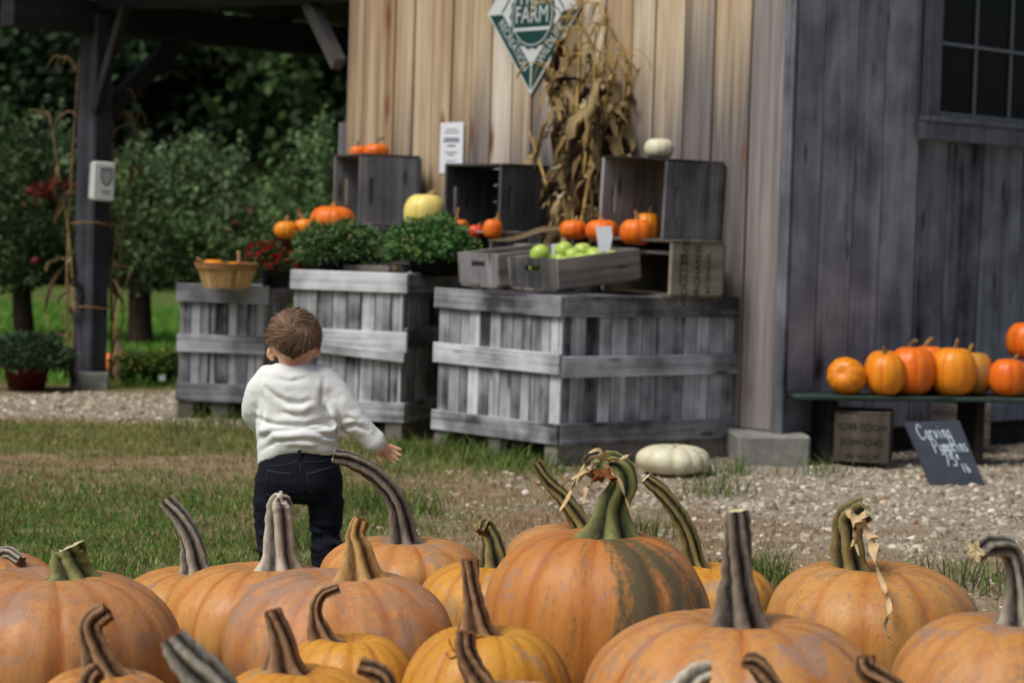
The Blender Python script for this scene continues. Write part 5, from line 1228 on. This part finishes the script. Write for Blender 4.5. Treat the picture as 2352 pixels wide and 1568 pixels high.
for i, (px, py, rr) in enumerate([(490, 598, .058), (540, 603, .050), (515, 610, .05)]):
    q = at(px, py, 11.72); root, top = pumpkin('%s yellow squash in the splint basket' % ['left', 'right', 'sunken middle'][i], q - Vector((0, 0, rr)), rr, rr * 1.1, 'golden', seed=900 + i, res=(40, 18), foot=False, cat='squash', name='squash', group='squash in the basket', depth=.04)

# ------------------------------------------------------------------ the child
CHY = 6.56
ch0 = atz(682, 1313); ch0 = Vector((ch0.x, CHY, 0))
kid = empty('person', ch0, 'small child in white sweater and dark jeans seen from behind, right arm held out', 'person')
FOOT.append((ch0.x, ch0.y, .1))
def kp(px, py, dy=0.0): return at(px, py, CHY + dy) - ch0
kpm = FPX / CHY
class Vol:
    def __init__(s): s.V, s.F = [], []
    def add(s, V, F_):
        b = len(s.V); s.V += [tuple(v) for v in V]; s.F += [tuple(i + b for i in f) for f in F_]
    def tube(s, pts, rad, n=14, seg=18, flat=None):
        P = catmull(pts, n); rr = lerp_list(rad, n)
        # rounded ends
        d0 = (P[0] - P[1]).normalized(); d1 = (P[-1] - P[-2]).normalized(); e0, e1 = rr[0], rr[-1]
        PP = [P[0] + d0 * e0 * k for k in (.95, .7, .35)] + P + [P[-1] + d1 * e1 * k for k in (.35, .7, .95)]
        RR = [e0 * .3, e0 * .71, e0 * .93] + rr + [e1 * .93, e1 * .71, e1 * .3]
        V, Fq, A, _ = tube_data(PP, RR, seg); V = list(V)
        if flat:
            ax, f = flat
            V = [p for p in V]
        Fq = list(Fq) + [tuple(range(seg))[::-1], tuple(range(len(V) - seg, len(V)))]; s.add(V, Fq)
    def ell(s, c, r, rot=None, nu=24, nv=16):
        V, F_ = [], []; c = Vector(c)
        for j in range(nv + 1):
            ph = math.pi * j / nv
            for i in range(nu):
                th = 2 * math.pi * i / nu; p = Vector((r[0] * math.sin(ph) * math.cos(th), r[1] * math.sin(ph) * math.sin(th), -r[2] * math.cos(ph)))
                if rot: p = rot @ p
                V.append(c + p)
        for j in range(nv):
            for i in range(nu): i2 = (i + 1) % nu; F_.append((j * nu + i, j * nu + i2, (j + 1) * nu + i2, (j + 1) * nu + i))
        s.add(V, F_)
    def loft(s, rings, seg=36):
        """rings: list of (centre, rx, ry, function(theta)->dz or None)"""
        V, F_ = [], []
        for c, rx, ry, fz in rings:
            for i in range(seg):
                th = 2 * math.pi * i / seg; ct, st_ = math.cos(th), math.sin(th)
                V.append(Vector(c) + Vector((rx * (abs(ct) ** .85) * (1 if ct >= 0 else -1), ry * (abs(st_) ** .85) * (1 if st_ >= 0 else -1), fz(th) if fz else 0)))
        for j in range(len(rings) - 1):
            for i in range(seg): i2 = (i + 1) % seg; F_.append((j * seg + i, j * seg + i2, (j + 1) * seg + i2, (j + 1) * seg + i))
        F_ += [tuple(range(seg))[::-1], tuple(range(len(V) - seg, len(V)))]; s.add(V, F_)
    def build(s, name, mat, voxel, smooth=6, factor=.5, deform=None):
        me = bpy.data.meshes.new(name); me.from_pydata(s.V, [], s.F); o = bpy.data.objects.new(name, me); COL.objects.link(o)
        m = o.modifiers.new('r', 'REMESH'); m.mode = 'VOXEL'; m.voxel_size = voxel
        m2 = o.modifiers.new('s', 'SMOOTH'); m2.iterations = smooth; m2.factor = factor
        ev = o.evaluated_get(bpy.context.evaluated_depsgraph_get()); me2 = bpy.data.meshes.new_from_object(ev); bpy.data.objects.remove(o)
        if deform is not None:
            co = np.empty(len(me2.vertices) * 3, np.float32); me2.vertices.foreach_get('co', co); no = np.empty_like(co); me2.vertices.foreach_get('normal', no)
            co = deform(co.reshape(-1, 3), no.reshape(-1, 3)); me2.vertices.foreach_set('co', co.astype(np.float32).ravel()); me2.update()
        me2.materials.clear(); me2.materials.append(mat); me2.polygons.foreach_set('use_smooth', [True] * len(me2.polygons)); me2.name = name
        ob = bpy.data.objects.new(name, me2); link(ob, kid); return ob
def skin_mat():
    t = NT('skin'); n = t.noise(t.coord(rand=False, scale=(14, 14, 14)), 1, 3)
    c = t.ramp(n, [(.3, srgb(222, 164, 138)), (.7, srgb(240, 198, 172))]); return t.done(c, .5, .35, **{'Subsurface Weight': .15, 'Subsurface Scale': .01})
SKIN = skin_mat()
def knit_mat():
    t = NT('white_knit'); w_ = t.node('ShaderNodeTexWave', wave_type='BANDS', bands_direction='Z'); w_.inputs['Scale'].default_value = 62; w_.inputs['Distortion'].default_value = 1.2; w_.inputs['Detail'].default_value = 1
    t.l.new(t.coord(rand=False), w_.inputs['Vector']); n = t.noise(t.coord(rand=False, scale=(300, 300, 300)), 1, 2)
    t.bump(t.math('ADD', w_.outputs['Fac'], t.math('MULTIPLY', n, .4)), .2, .003)
    c = t.mix(t.math('MULTIPLY', w_.outputs['Fac'], .5), srgb(228, 233, 232), srgb(242, 245, 243)); return t.done(c, .9, .15, **{'Sheen Weight': .15})
KNIT = knit_mat()
def denim_mat():
    t = NT('dark_denim'); n = t.noise(t.coord(rand=False, scale=(18, 18, 18)), 1, 4, .6); f = t.noise(t.coord(rand=False, scale=(400, 400, 160)), 1, 2)
    c = t.ramp(t.math('ADD', t.math('MULTIPLY', n, .7), t.math('MULTIPLY', f, .3)), [(.35, (.0045, .0055, .011, 1)), (.7, (.012, .015, .028, 1))]); t.bump(f, .25, .002)
    return t.done(c, .8, .2)
DENIM = denim_mat()
THREAD = plain('denim_thread', srgb(70, 78, 100), .8, .2, .3, 80, 0)
# body: head with a face, neck, trunk, arms, hands, legs in one surface
B = Vol(); hc = kp(676, 778)
hc = Vector((hc.x, .0, hc.z)); 
B.ell(hc, (.069, .080, .078)); B.ell(hc + Vector((0, .022, -.035)), (.055, .055, .052)); B.ell(hc + Vector((.0, .058, -.072)), (.028, .026, .022))
B.ell(hc + Vector((0, .088, -.028)), (.011, .014, .012)); B.ell(hc + Vector((0, .074, -.006)), (.008, .010, .02))
for s in (-1, 1):
    B.ell(hc + Vector((s * .034, .055, -.045)), (.024, .024, .024))
    ec = kp(621 if s < 0 else 728, 806 if s < 0 else 801); ec = Vector((ec.x, .008, ec.z))
    B.ell(ec, (.009, .014, .023), Matrix.Rotation(s * R(-16), 3, 'Y') @ Matrix.Rotation(s * R(28), 3, 'Z')); B.ell(ec + Vector((-s * .004, .0, -.016)), (.009, .012, .013))
nk = kp(678, 850); B.tube([hc + Vector((0, -.006, -.045)), Vector((nk.x, -.008, nk.z)), Vector((nk.x, -.004, nk.z - .05))], [.046, .044, .052])
tx_ = kp(682, 900).x
B.loft([(Vector((tx_, 0, kp(0, 868).z + .0)), .085, .055, None), (Vector((tx_, 0, kp(680, 930).z)), .098, .07, None), (Vector((tx_, .005, kp(680, 1030).z)), .10, .075, None), (Vector((tx_ + .002, 0, kp(685, 1110).z)), .10, .075, None)])
shR, elR, wrR = kp(752, 880, -.005), kp(812, 962, -.01), kp(866, 1020, .0)
shL, elL, wrL = kp(604, 884, .0), kp(580, 946, .03), kp(612, 972, .13)
B.tube([shR, elR, wrR], [.034, .029, .021]); B.tube([shL, elL, wrL], [.034, .029, .021])
def hand(wr, dirv, sidev, curl, s=1.0, thumb_in=1):
    d = Vector(dirv).normalized(); sd = Vector(sidev); sd = (sd - d * sd.dot(d)).normalized(); nn = d.cross(sd)
    rot = Matrix((d, sd, nn)).transposed()
    B.ell(wr + d * .024 * s, (.026 * s, .021 * s, .0115 * s), rot)
    for k, (o, L, a) in enumerate(((-.0155, .034, -.20), (-.0052, .041, -.06), (.0054, .040, .06), (.0155, .031, .22))):
        r0 = wr + d * .036 * s + sd * o * s; dd = (d + sd * a).normalized(); p1 = r0 + dd * L * .55 * s + nn * curl * .25 * L * s; p2 = r0 + dd * L * 1.05 * s + nn * curl * .75 * L * s
        B.tube([r0, p1, p2], [.0062 * s, .0058 * s, .0048 * s], 8, 10)
    t0 = wr + d * .010 * s + sd * -.017 * s * thumb_in; t1 = t0 + (d * .5 - sd * thumb_in * .8 + nn * .5).normalized() * .018 * s; t2 = t1 + (d * .85 - sd * thumb_in * .3 + nn * .6).normalized() * .016 * s
    B.tube([t0, t1, t2], [.0075 * s, .0065 * s, .0052 * s], 8, 10)
hd = kp(905, 1042, .02) - kp(862, 1016)
hand(wrR - hd.normalized() * .0, hd, Vector((.5, .15, .9)), .25, 1.0, 1)
hand(wrL, Vector((.5, .7, -.2)), Vector((0, .3, 1)), .8, 1.0, -1)
lhip, rhip = kp(640, 1115), kp(735, 1115); lkn, rkn = kp(627, 1212, .01), kp(748, 1212, .012); lan, ran = kp(630, 1295), kp(747, 1295)
B.tube([lhip, lkn, lan], [.05, .038, .028]); B.tube([rhip, rkn, ran], [.05, .038, .028])
B.build('body', SKIN, .0032, 3)
EYE = plain('eye', (.02, .015, .012, 1), .15, .5, .1, 5, 0); LIP = plain('lip', srgb(190, 106, 96), .5, .3, .1, 20, 0)
for s in (-1, 1):
    e = Vol(); e.ell(hc + Vector((s * .026, .074, .0)), (.008, .006, .007)); mesh_obj('eye', e.V, e.F, EYE, kid, smooth=True)
e = Vol(); e.ell(hc + Vector((0, .083, -.056)), (.015, .005, .005)); mesh_obj('mouth', e.V, e.F, LIP, kid, smooth=True)
# sweater
S = Vol(); z_ = lambda py: kp(682, py).z
def hem(th):
    # the back hem rises in the middle and hangs lower at the left
    c, s_ = math.cos(th), math.sin(th); back = max(0, -s_)
    return back * (.012 * math.exp(-((c - .05) / .45) ** 2)) - .040 * sstep(-.35, -1.0, c) + .004 * math.sin(th * 9)
S.loft([(Vector((kp(677, 838).x, -.004, z_(836))), .055, .048, None), (Vector((kp(678, 848).x, -.004, z_(846))), .070, .056, None), (Vector((kp(679, 862).x, 0, z_(857))), .100, .066, None), (Vector((kp(679, 885).x, 0, z_(882))), .113, .079, None),
        (Vector((kp(680, 930).x, .002, z_(930))), .112, .086, None), (Vector((kp(680, 970).x, .004, z_(970))), .113, .09, None), (Vector((kp(682, 990).x, .004, z_(990))), .119, .094, None), (Vector((kp(684, 1015).x, .004, z_(1012))), .120, .095, None), (Vector((kp(684, 1036).x, .004, z_(1036))), .118, .094, hem)])
S.tube([kp(738, 872, .0), kp(768, 905, -.005), kp(806, 958, -.01), kp(838, 994, -.004), kp(858, 1012)], [.046, .046, .042, .037, .033]); S.tube([kp(848, 1003), kp(860, 1013)], [.037, .036], 5)
S.tube([kp(620, 874, .0), kp(598, 905, .0), kp(586, 944, .02), kp(598, 972, .07), kp(612, 975, .12)], [.046, .045, .041, .036, .032])
# folds: soft rolls on the back, at the waist and along the sleeve
for pts, rr in (([(600, 985, -.072), (650, 998, -.094), (710, 1000, -.094), (768, 985, -.068)], [.006, .012, .012, .006]), ([(612, 1022, -.076), (660, 1012, -.095), (715, 1016, -.094), (772, 1008, -.06)], [.005, .010, .010, .005]),
                ([(640, 925, -.080), (672, 940, -.090), (702, 938, -.088), (725, 922, -.078)], [.004, .010, .009, .003]), ([(625, 905, -.07), (650, 960, -.086), (700, 975, -.09)], [.003, .008, .003]), ([(755, 905, -.05), (765, 950, -.06), (775, 985, -.05)], [.006, .012, .006]),
                ([(790, 975, -.045), (815, 968, -.048), (838, 978, -.034)], [.004, .010, .003]), ([(800, 990, -.038), (828, 990, -.04)], [.005, .006]), ([(770, 935, -.045), (800, 940, -.046)], [.004, .006]), ([(660, 862, -.058), (690, 868, -.064), (715, 860, -.055)], [.003, .007, .003])):
    S.tube([kp(p[0], p[1], p[2] + .010) for p in pts], [q * 1.25 for q in rr], 10, 12)
FOLDS = []
for pl, amp, wd in (([(618, 888), (640, 906), (665, 918), (698, 922), (716, 914)], .0085, .0075), ([(588, 955), (640, 970), (708, 971), (766, 960)], .0085, .0065), ([(600, 1003), (632, 985), (700, 980)], .007, .006), ([(746, 872), (743, 925), (762, 960), (780, 990)], .008, .0065),
                    ([(708, 978), (741, 989), (776, 1002)], .007, .006), ([(786, 982), (818, 972), (846, 986)], .009, .0065), ([(640, 866), (672, 872), (705, 866)], .004, .006), ([(604, 1030), (640, 1008), (700, 1002), (760, 1014)], .006, .006), ([(800, 955), (826, 962)], .005, .005), ([(608, 900), (612, 940), (604, 975)], .007, .006), ([(650, 940), (690, 950)], .005, .006)):
    FOLDS.append(([np.array([kp(*q).x, kp(*q).z]) for q in pl], amp, wd))
def wrinkle(co, no):
    n = fbm(co[:, 0] * 22 + 5, co[:, 2] * 30 + 3, 4) - .5; n2 = fbm(co[:, 0] * 11 + co[:, 2] * 18, co[:, 2] * 7 - co[:, 0] * 12, 8) - .5
    dgn = np.sin(co[:, 2] * 95 + 26 * co[:, 0] + 5 * fbm(co[:, 0] * 12, co[:, 2] * 12, 5)) * sstep(.52, .40, co[:, 2]) * .0022
    foldd = np.zeros(len(co)); P2d = co[:, [0, 2]]
    for pl, amp, wd in FOLDS:
        best = np.full(len(co), 9.0); sg_ = np.zeros(len(co)); tt = np.zeros(len(co))
        for k in range(len(pl) - 1):
            a, b = pl[k], pl[k + 1]; ab = b - a; t = np.clip(((P2d - a) @ ab) / (ab @ ab), 0, 1); v = P2d - (a + t[:, None] * ab); d = np.hypot(v[:, 0], v[:, 1]); m = d < best
            best = np.where(m, d, best); sg_ = np.where(m, np.sign(v[:, 1] * ab[0] - v[:, 0] * ab[1]), sg_); tt = np.where(m, (k + t) / (len(pl) - 1), tt)
        fade = np.sin(np.pi * np.clip(.12 + .76 * tt, 0, 1)); sd_ = best * sg_
        foldd += fade * amp * (-np.exp(-(best / wd) ** 2) + .75 * np.exp(-((sd_ - 2.0 * wd) / (1.6 * wd)) ** 2) + .3 * np.exp(-((sd_ + 2.2 * wd) / (1.6 * wd)) ** 2))
    foldd *= (co[:, 1] < .03)
    return co + no * (n * .0035 + n2 * .010 + dgn * .4 + foldd * .72)[:, None]
S.build('sweater', KNIT, .0042, 14, .5, wrinkle)
# jeans
J = Vol()
J.loft([(Vector((kp(686, 1022).x, .0, z_(1020))), .105, .082, None), (Vector((kp(687, 1060).x, 0, z_(1060))), .117, .092, None), (Vector((kp(688, 1105).x, .0, z_(1105))), .120, .096, None), (Vector((kp(687, 1135).x, .0, z_(1138))), .112, .085, None), (Vector((kp(686, 1150).x, .0, z_(1155))), .07, .05, None)])
J.tube([kp(636, 1105), kp(626, 1160, .0), kp(622, 1215, .012), kp(626, 1262, .0), kp(630, 1292)], [.066, .055, .047, .041, .042]); J.tube([kp(737, 1105), kp(747, 1160), kp(748, 1215, .012), kp(748, 1262), kp(746, 1288)], [.066, .053, .045, .041, .042])
for px, py in ((600, 1195), (606, 1228), (600, 1262), (722, 1216), (724, 1256), (770, 1240), (655, 1235)): J.tube([kp(px - 8, py, -.03), kp(px + 12, py + 8, -.034)], [.007, .008], 6, 10)
def wrinkle2(co, no):
    n = fbm(co[:, 0] * 18 + 9, co[:, 2] * 34, 14) - .5; return co + no * (n * .010 * (co[:, 2] < .24) + n * .004)[:, None]
jn = J.build('jeans', DENIM, .0045, 4, .5, wrinkle2)
bv = jn.data; from mathutils.bvhtree import BVHTree
BT = BVHTree.FromPolygons([v.co for v in bv.vertices], [tuple(p.vertices) for p in bv.polygons])
def on_jeans(px, py):
    o = Vector((0, 0, CAMH)) - ch0; h = BT.ray_cast(o, ray(px, py).normalized()); return h[0] + h[1] * .0012 if h[0] else None
for st in ([(612, 1068), (640, 1070), (668, 1064), (686, 1058)], [(690, 1058), (715, 1062), (745, 1058), (772, 1048)], [(614, 1078), (640, 1084), (668, 1086)], [(614, 1081), (640, 1087), (668, 1089)], [(706, 1086), (730, 1080), (768, 1068)], [(706, 1089), (730, 1083), (768, 1071)], [(688, 1030), (689, 1058), (690, 1090)], [(614, 1080), (612, 1110), (613, 1134)], [(613, 1134), (640, 1142), (655, 1150)], [(706, 1088), (707, 1120), (720, 1136)]):
    P = [on_jeans(*q) for q in [(st[min(int(t), len(st) - 2)][0] * (1 - (t - min(int(t), len(st) - 2))) + st[min(int(t), len(st) - 2) + 1][0] * (t - min(int(t), len(st) - 2)), st[min(int(t), len(st) - 2)][1] * (1 - (t - min(int(t), len(st) - 2))) + st[min(int(t), len(st) - 2) + 1][1] * (t - min(int(t), len(st) - 2))) for t in np.linspace(0, len(st) - 1, 12)]]
    P = [p for p in P if p]
    if len(P) > 2: tube('stitching', P, [.0008] * len(P), THREAD, kid, 5)
lp = on_jeans(688, 1045)
if lp: box('belt_loop', (.010, .004, .032), lp + Vector((0, -.003, 0)), DENIM, kid, ch=.001)
# shoes
SHOE = plain('shoe_leather', srgb(92, 66, 48), .6, .3, .2, 20, .1)
for an in (lan, ran):
    sv = Vol(); sv.ell(Vector((an.x, .035, .024)), (.030, .068, .026)); sv.ell(Vector((an.x, .0, .038)), (.028, .032, .036))
    V = [(x, y, max(z, .0)) for x, y, z in sv.V]; mesh_obj('shoe', V, sv.F, SHOE, kid, smooth=True)
# hair: a shaped cap with swirling locks
def hair_mat(nm, a, b_):
    t = NT(nm); n = t.noise(t.coord(rand=False, scale=(70, 70, 40)), 1, 3); m = t.noise(t.coord(rand=False, scale=(12, 12, 12)), 1, 2)
    return t.done(t.ramp(t.math('ADD', t.math('MULTIPLY', n, .5), t.math('MULTIPLY', m, .5)), [(.35, a), (.65, b_)]), .5, .35)
HAIRM = hair_mat('child_hair', srgb(112, 92, 76), srgb(142, 120, 102)); HAIRL = leaf_mat('hair_lock', .05, .45)
HV = Vol(); HV.ell(hc + Vector((0, -.004, .006)), (.0755, .086, .082)); 
HV.ell(hc + Vector((.004, -.052, -.020)), (.048, .033, .038))
hr = HV.build('hair', HAIRM, .004, 4, .5)
me = hr.data; bm = bmesh.new(); bm.from_mesh(me)          # trim the cap to the hairline
def hairline(co):
    p = co - hc; y = p.y
    lim = -.056 + .030 * abs(p.x - .004) / .05 if y < -.02 else (-.03 if abs(p.x) > .05 else -.1)
    if y >= -.02: lim = -.035 + (y + .02) * .75
    if abs(p.x) > .058: lim = max(lim, -.028)
    return p.z < lim
bmesh.ops.delete(bm, geom=[v for v in bm.verts if hairline(v.co)], context='VERTS'); bm.to_mesh(me); bm.free(); me.update()
HB = BVHTree.FromPolygons([v.co for v in me.vertices], [tuple(p.vertices) for p in me.polygons])
whorl = Vector((.012, -.070, .030))
LV, LF, LT = [], [], []; rs = random.Random(5)
for k in range(8500):
    u = Vector((rs.gauss(0, 1), rs.gauss(-.35, 1), rs.gauss(.15, .9))).normalized(); p = hc + u * .1
    hit = HB.ray_cast(p + u * .1, -u)
    if not hit[0]: continue
    P = []; q = hit[0]; nrm_ = hit[1]; wv = rs.uniform(.0003, .0006); L = rs.uniform(.024, .05); n = 9; lift = rs.uniform(.0, .0030)
    if rs.random() < .08: lift = rs.uniform(.004, .010)
    for i in range(n):
        r_ = q - (hc + whorl); tang = r_.cross(nrm_).normalized() if r_.length > 1e-5 else Vector((1, 0, 0)); rad_ = (r_ - nrm_ * r_.dot(nrm_)).normalized()
        dn = Vector((0, 0, -1)); kk = min(1, r_.length / .10)
        curl = math.sin(q.x * 60 + q.z * 45 + 1.3) * .3
        d = (rad_ * .75 + tang * (1.0 - kk * .6 + curl) + dn * kk * .7); d = (d - nrm_ * d.dot(nrm_)).normalized()
        P.append(q + nrm_ * (.0012 + lift * math.sin(math.pi * min(1, (i + .5) / n) * .9)))
        q2 = q + d * L / n; h2 = HB.find_nearest(q2)
        if not h2[0] : break
        q, nrm_ = h2[0], h2[1]
    if len(P) < 3: continue
    v, f = ribbon_data(P, [wv * (1 - .7 * i / len(P)) for i in range(len(P))], Vector((rs.uniform(-1, 1), rs.uniform(-1, 1), rs.uniform(-1, 1))), .2)
    b = len(LV); LV += v; LF += [tuple(x + b for x in qq) for qq in f]
    c = srgb(*rs.choice([(112, 90, 72), (122, 100, 82), (134, 112, 94), (146, 124, 106), (104, 84, 68), (128, 106, 88)])); kq = 1.55 - .7 * math.exp(-((hit[0].x - hc.x - .006) / .032) ** 2 - ((hit[0].z - hc.z + .022) / .026) ** 2) + .25 * math.exp(-((hit[0].x - hc.x + .04) / .03) ** 2 - ((hit[0].z - hc.z - .03) / .04) ** 2); kq *= 1 + .06 * math.sin(hit[0].x * 210 + hit[0].z * 160); LT += [(c[0] * kq, c[1] * kq, c[2] * kq, 1)] * len(v)  # paler tint at upper left paints a highlight; darker low in the middle
o = np_mesh('hair_locks', [tuple(v) for v in LV], LF, HAIRL, hr, smooth=True, attrs={'tint': LT}); o['kind'] = 'stuff'

# ------------------------------------------------------------------ turf, dry grass and gravel on the ground
def scatter(n, y0, y1, fn, power=1.0, pad=1.2):
    n = int(n * 1.42)
    x, y = sample_ground(n, y0, y1, pad, power); g, t_, n2 = masks(x, y); keep = (RNG.random(n) < fn(g, t_, n2, x, y)) & clear_of(x, y)
    return x[keep], y[keep], n2[keep]
x, y, n2 = scatter(120000, 4.8, 14.2, lambda g, t_, n2, x, y: t_ * 1.0, .85)
n = len(x); mixd = np.clip((n2 - .52) * 2.4 + RNG.normal(0, .3, n) + .8 * sstep(8.6, 9.8, y), 0, 1)[:, None]
tc = (1 - mixd) * np.array(srgb(72, 118, 42)[:3]) + mixd * np.array(srgb(140, 134, 74)[:3]); tc = tc * np.exp(RNG.normal(0, .3, (n, 1)))
make_blades('turf', x, y, RNG.uniform(.010, .038, n), RNG.uniform(.0012, .0026, n), tc, 'short green grass growing left of the gravel')
x, y, n2 = scatter(120000, 4.8, 13.2, lambda g, t_, n2, x, y: np.clip((1 - g * .93) * (.2 + 1.1 * fbm(x * 2.2, y * 4, 33)) * .8, 0, 1), .85)
n = len(x); pick = RNG.random(n)[:, None]
tc = np.where(pick < .45, np.array(srgb(150, 124, 84)[:3]), np.where(pick < .75, np.array(srgb(112, 84, 60)[:3]), np.array(srgb(184, 166, 124)[:3]))) * np.exp(RNG.normal(0, .25, (n, 1)))
make_blades('dry_grass', x, y, RNG.uniform(.006, .03, n), RNG.uniform(.001, .0022, n), tc, 'trampled dry brown grass between the turf and the gravel')
# taller tufts at the feet of the bins and the pier
tx0, ty0 = [], []
for (px, py, m, sp) in [(1000, 1035, 260, .16), (1120, 1055, 260, .14), (940, 1040, 160, .12), (1190, 1072, 200, .12), (870, 1080, 120, .12), (560, 975, 160, .12), (480, 960, 120, .14), (1640, 1088, 90, .07), (1850, 1080, 120, .09), (1700, 1082, 40, .05), (1640, 1130, 120, .07), (1750, 1330, 160, .05), (2250, 1340, 160, .10), (840, 1150, 180, .07), (920, 1170, 160, .08), (1480, 1230, 80, .06), (720, 1240, 150, .08), (430, 985, 90, .12)]:
    c = atz(px, py); tx0.append(RNG.normal(c.x, sp, m)); ty0.append(RNG.normal(c.y, sp * 1.2, m))
x = np.concatenate(tx0); y = np.concatenate(ty0); k = clear_of(x, y); x, y = x[k], y[k]; n = len(x)
make_blades('grass_tufts', x, y, RNG.uniform(.04, .12, n), RNG.uniform(.0015, .003, n), np.array(srgb(92, 112, 54)[:3]) * np.exp(RNG.normal(0, .35, (n, 1))) * (1 + RNG.normal(0, .15, (n, 3))), 'taller grass tufts at the feet of the bins')
# lawn beyond the stand
x = RNG.uniform(-9, -.6, 70000); y = RNG.uniform(14.0, 27, 70000); n = len(x)
make_blades('lawn', x, y, RNG.uniform(.04, .09, n), RNG.uniform(.004, .007, n), np.array(srgb(104, 150, 58)[:3]) * np.exp(RNG.normal(0, .25, (n, 1))), 'mown green lawn under the orchard trees')
# gravel stones
x, y, n2 = scatter(150000, 5.6, 13.9, lambda g, t_, n2, x, y: g * .55 + .015 * (x > -.3), .8)
n = len(x); s = np.exp(RNG.normal(math.log(.0056), .5, n)); s = np.clip(s, .003, .026)
ico = np.array([[0, 0, 1], [.894, 0, .447], [.276, .851, .447], [-.724, .526, .447], [-.724, -.526, .447], [.276, -.851, .447], [.724, .526, -.447], [-.276, .851, -.447], [-.894, 0, -.447], [-.276, -.851, -.447], [.724, -.526, -.447]])
ift = np.array([[0, 1, 2], [0, 2, 3], [0, 3, 4], [0, 4, 5], [0, 5, 1], [1, 6, 2], [2, 7, 3], [3, 8, 4], [4, 9, 5], [5, 10, 1], [6, 7, 2], [7, 8, 3], [8, 9, 4], [9, 10, 5], [10, 6, 1]])
a = RNG.random(n) * 6.283; ca, sa = np.cos(a), np.sin(a); sh_ = np.stack([s * RNG.uniform(.8, 1.5, n), s * RNG.uniform(.7, 1.1, n), s * RNG.uniform(.45, .8, n)], 1)
Q = ico[None] * sh_[:, None, :] * RNG.uniform(.8, 1.2, (n, 11, 1)); QX = Q[..., 0] * ca[:, None] - Q[..., 1] * sa[:, None]; QY = Q[..., 0] * sa[:, None] + Q[..., 1] * ca[:, None]
V = np.stack([QX + x[:, None], QY + y[:, None], Q[..., 2] + (gz(x, y) + sh_[:, 2] * .35)[:, None]], -1).reshape(-1, 3)
F_ = (np.arange(n)[:, None, None] * 11 + ift[None]).reshape(-1, 3)
pc0 = RNG.random(n)[:, None]; tc = np.where(pc0 < .5, np.array(srgb(176, 166, 148)[:3]), np.where(pc0 < .8, np.array(srgb(132, 120, 102)[:3]), np.where(pc0 < .92, np.array(srgb(208, 200, 184)[:3]), np.array(srgb(138, 104, 80)[:3])))) * np.exp(RNG.normal(0, .2, (n, 1)))
T = np.repeat(np.concatenate([np.clip(tc, 0, 1), np.ones((n, 1))], 1), 11, axis=0)
tag(np_mesh('gravel', V, F_, PEBBLE, attrs={'tint': T}), 'pale loose gravel strewn over the yard', 'gravel', kind='stuff')
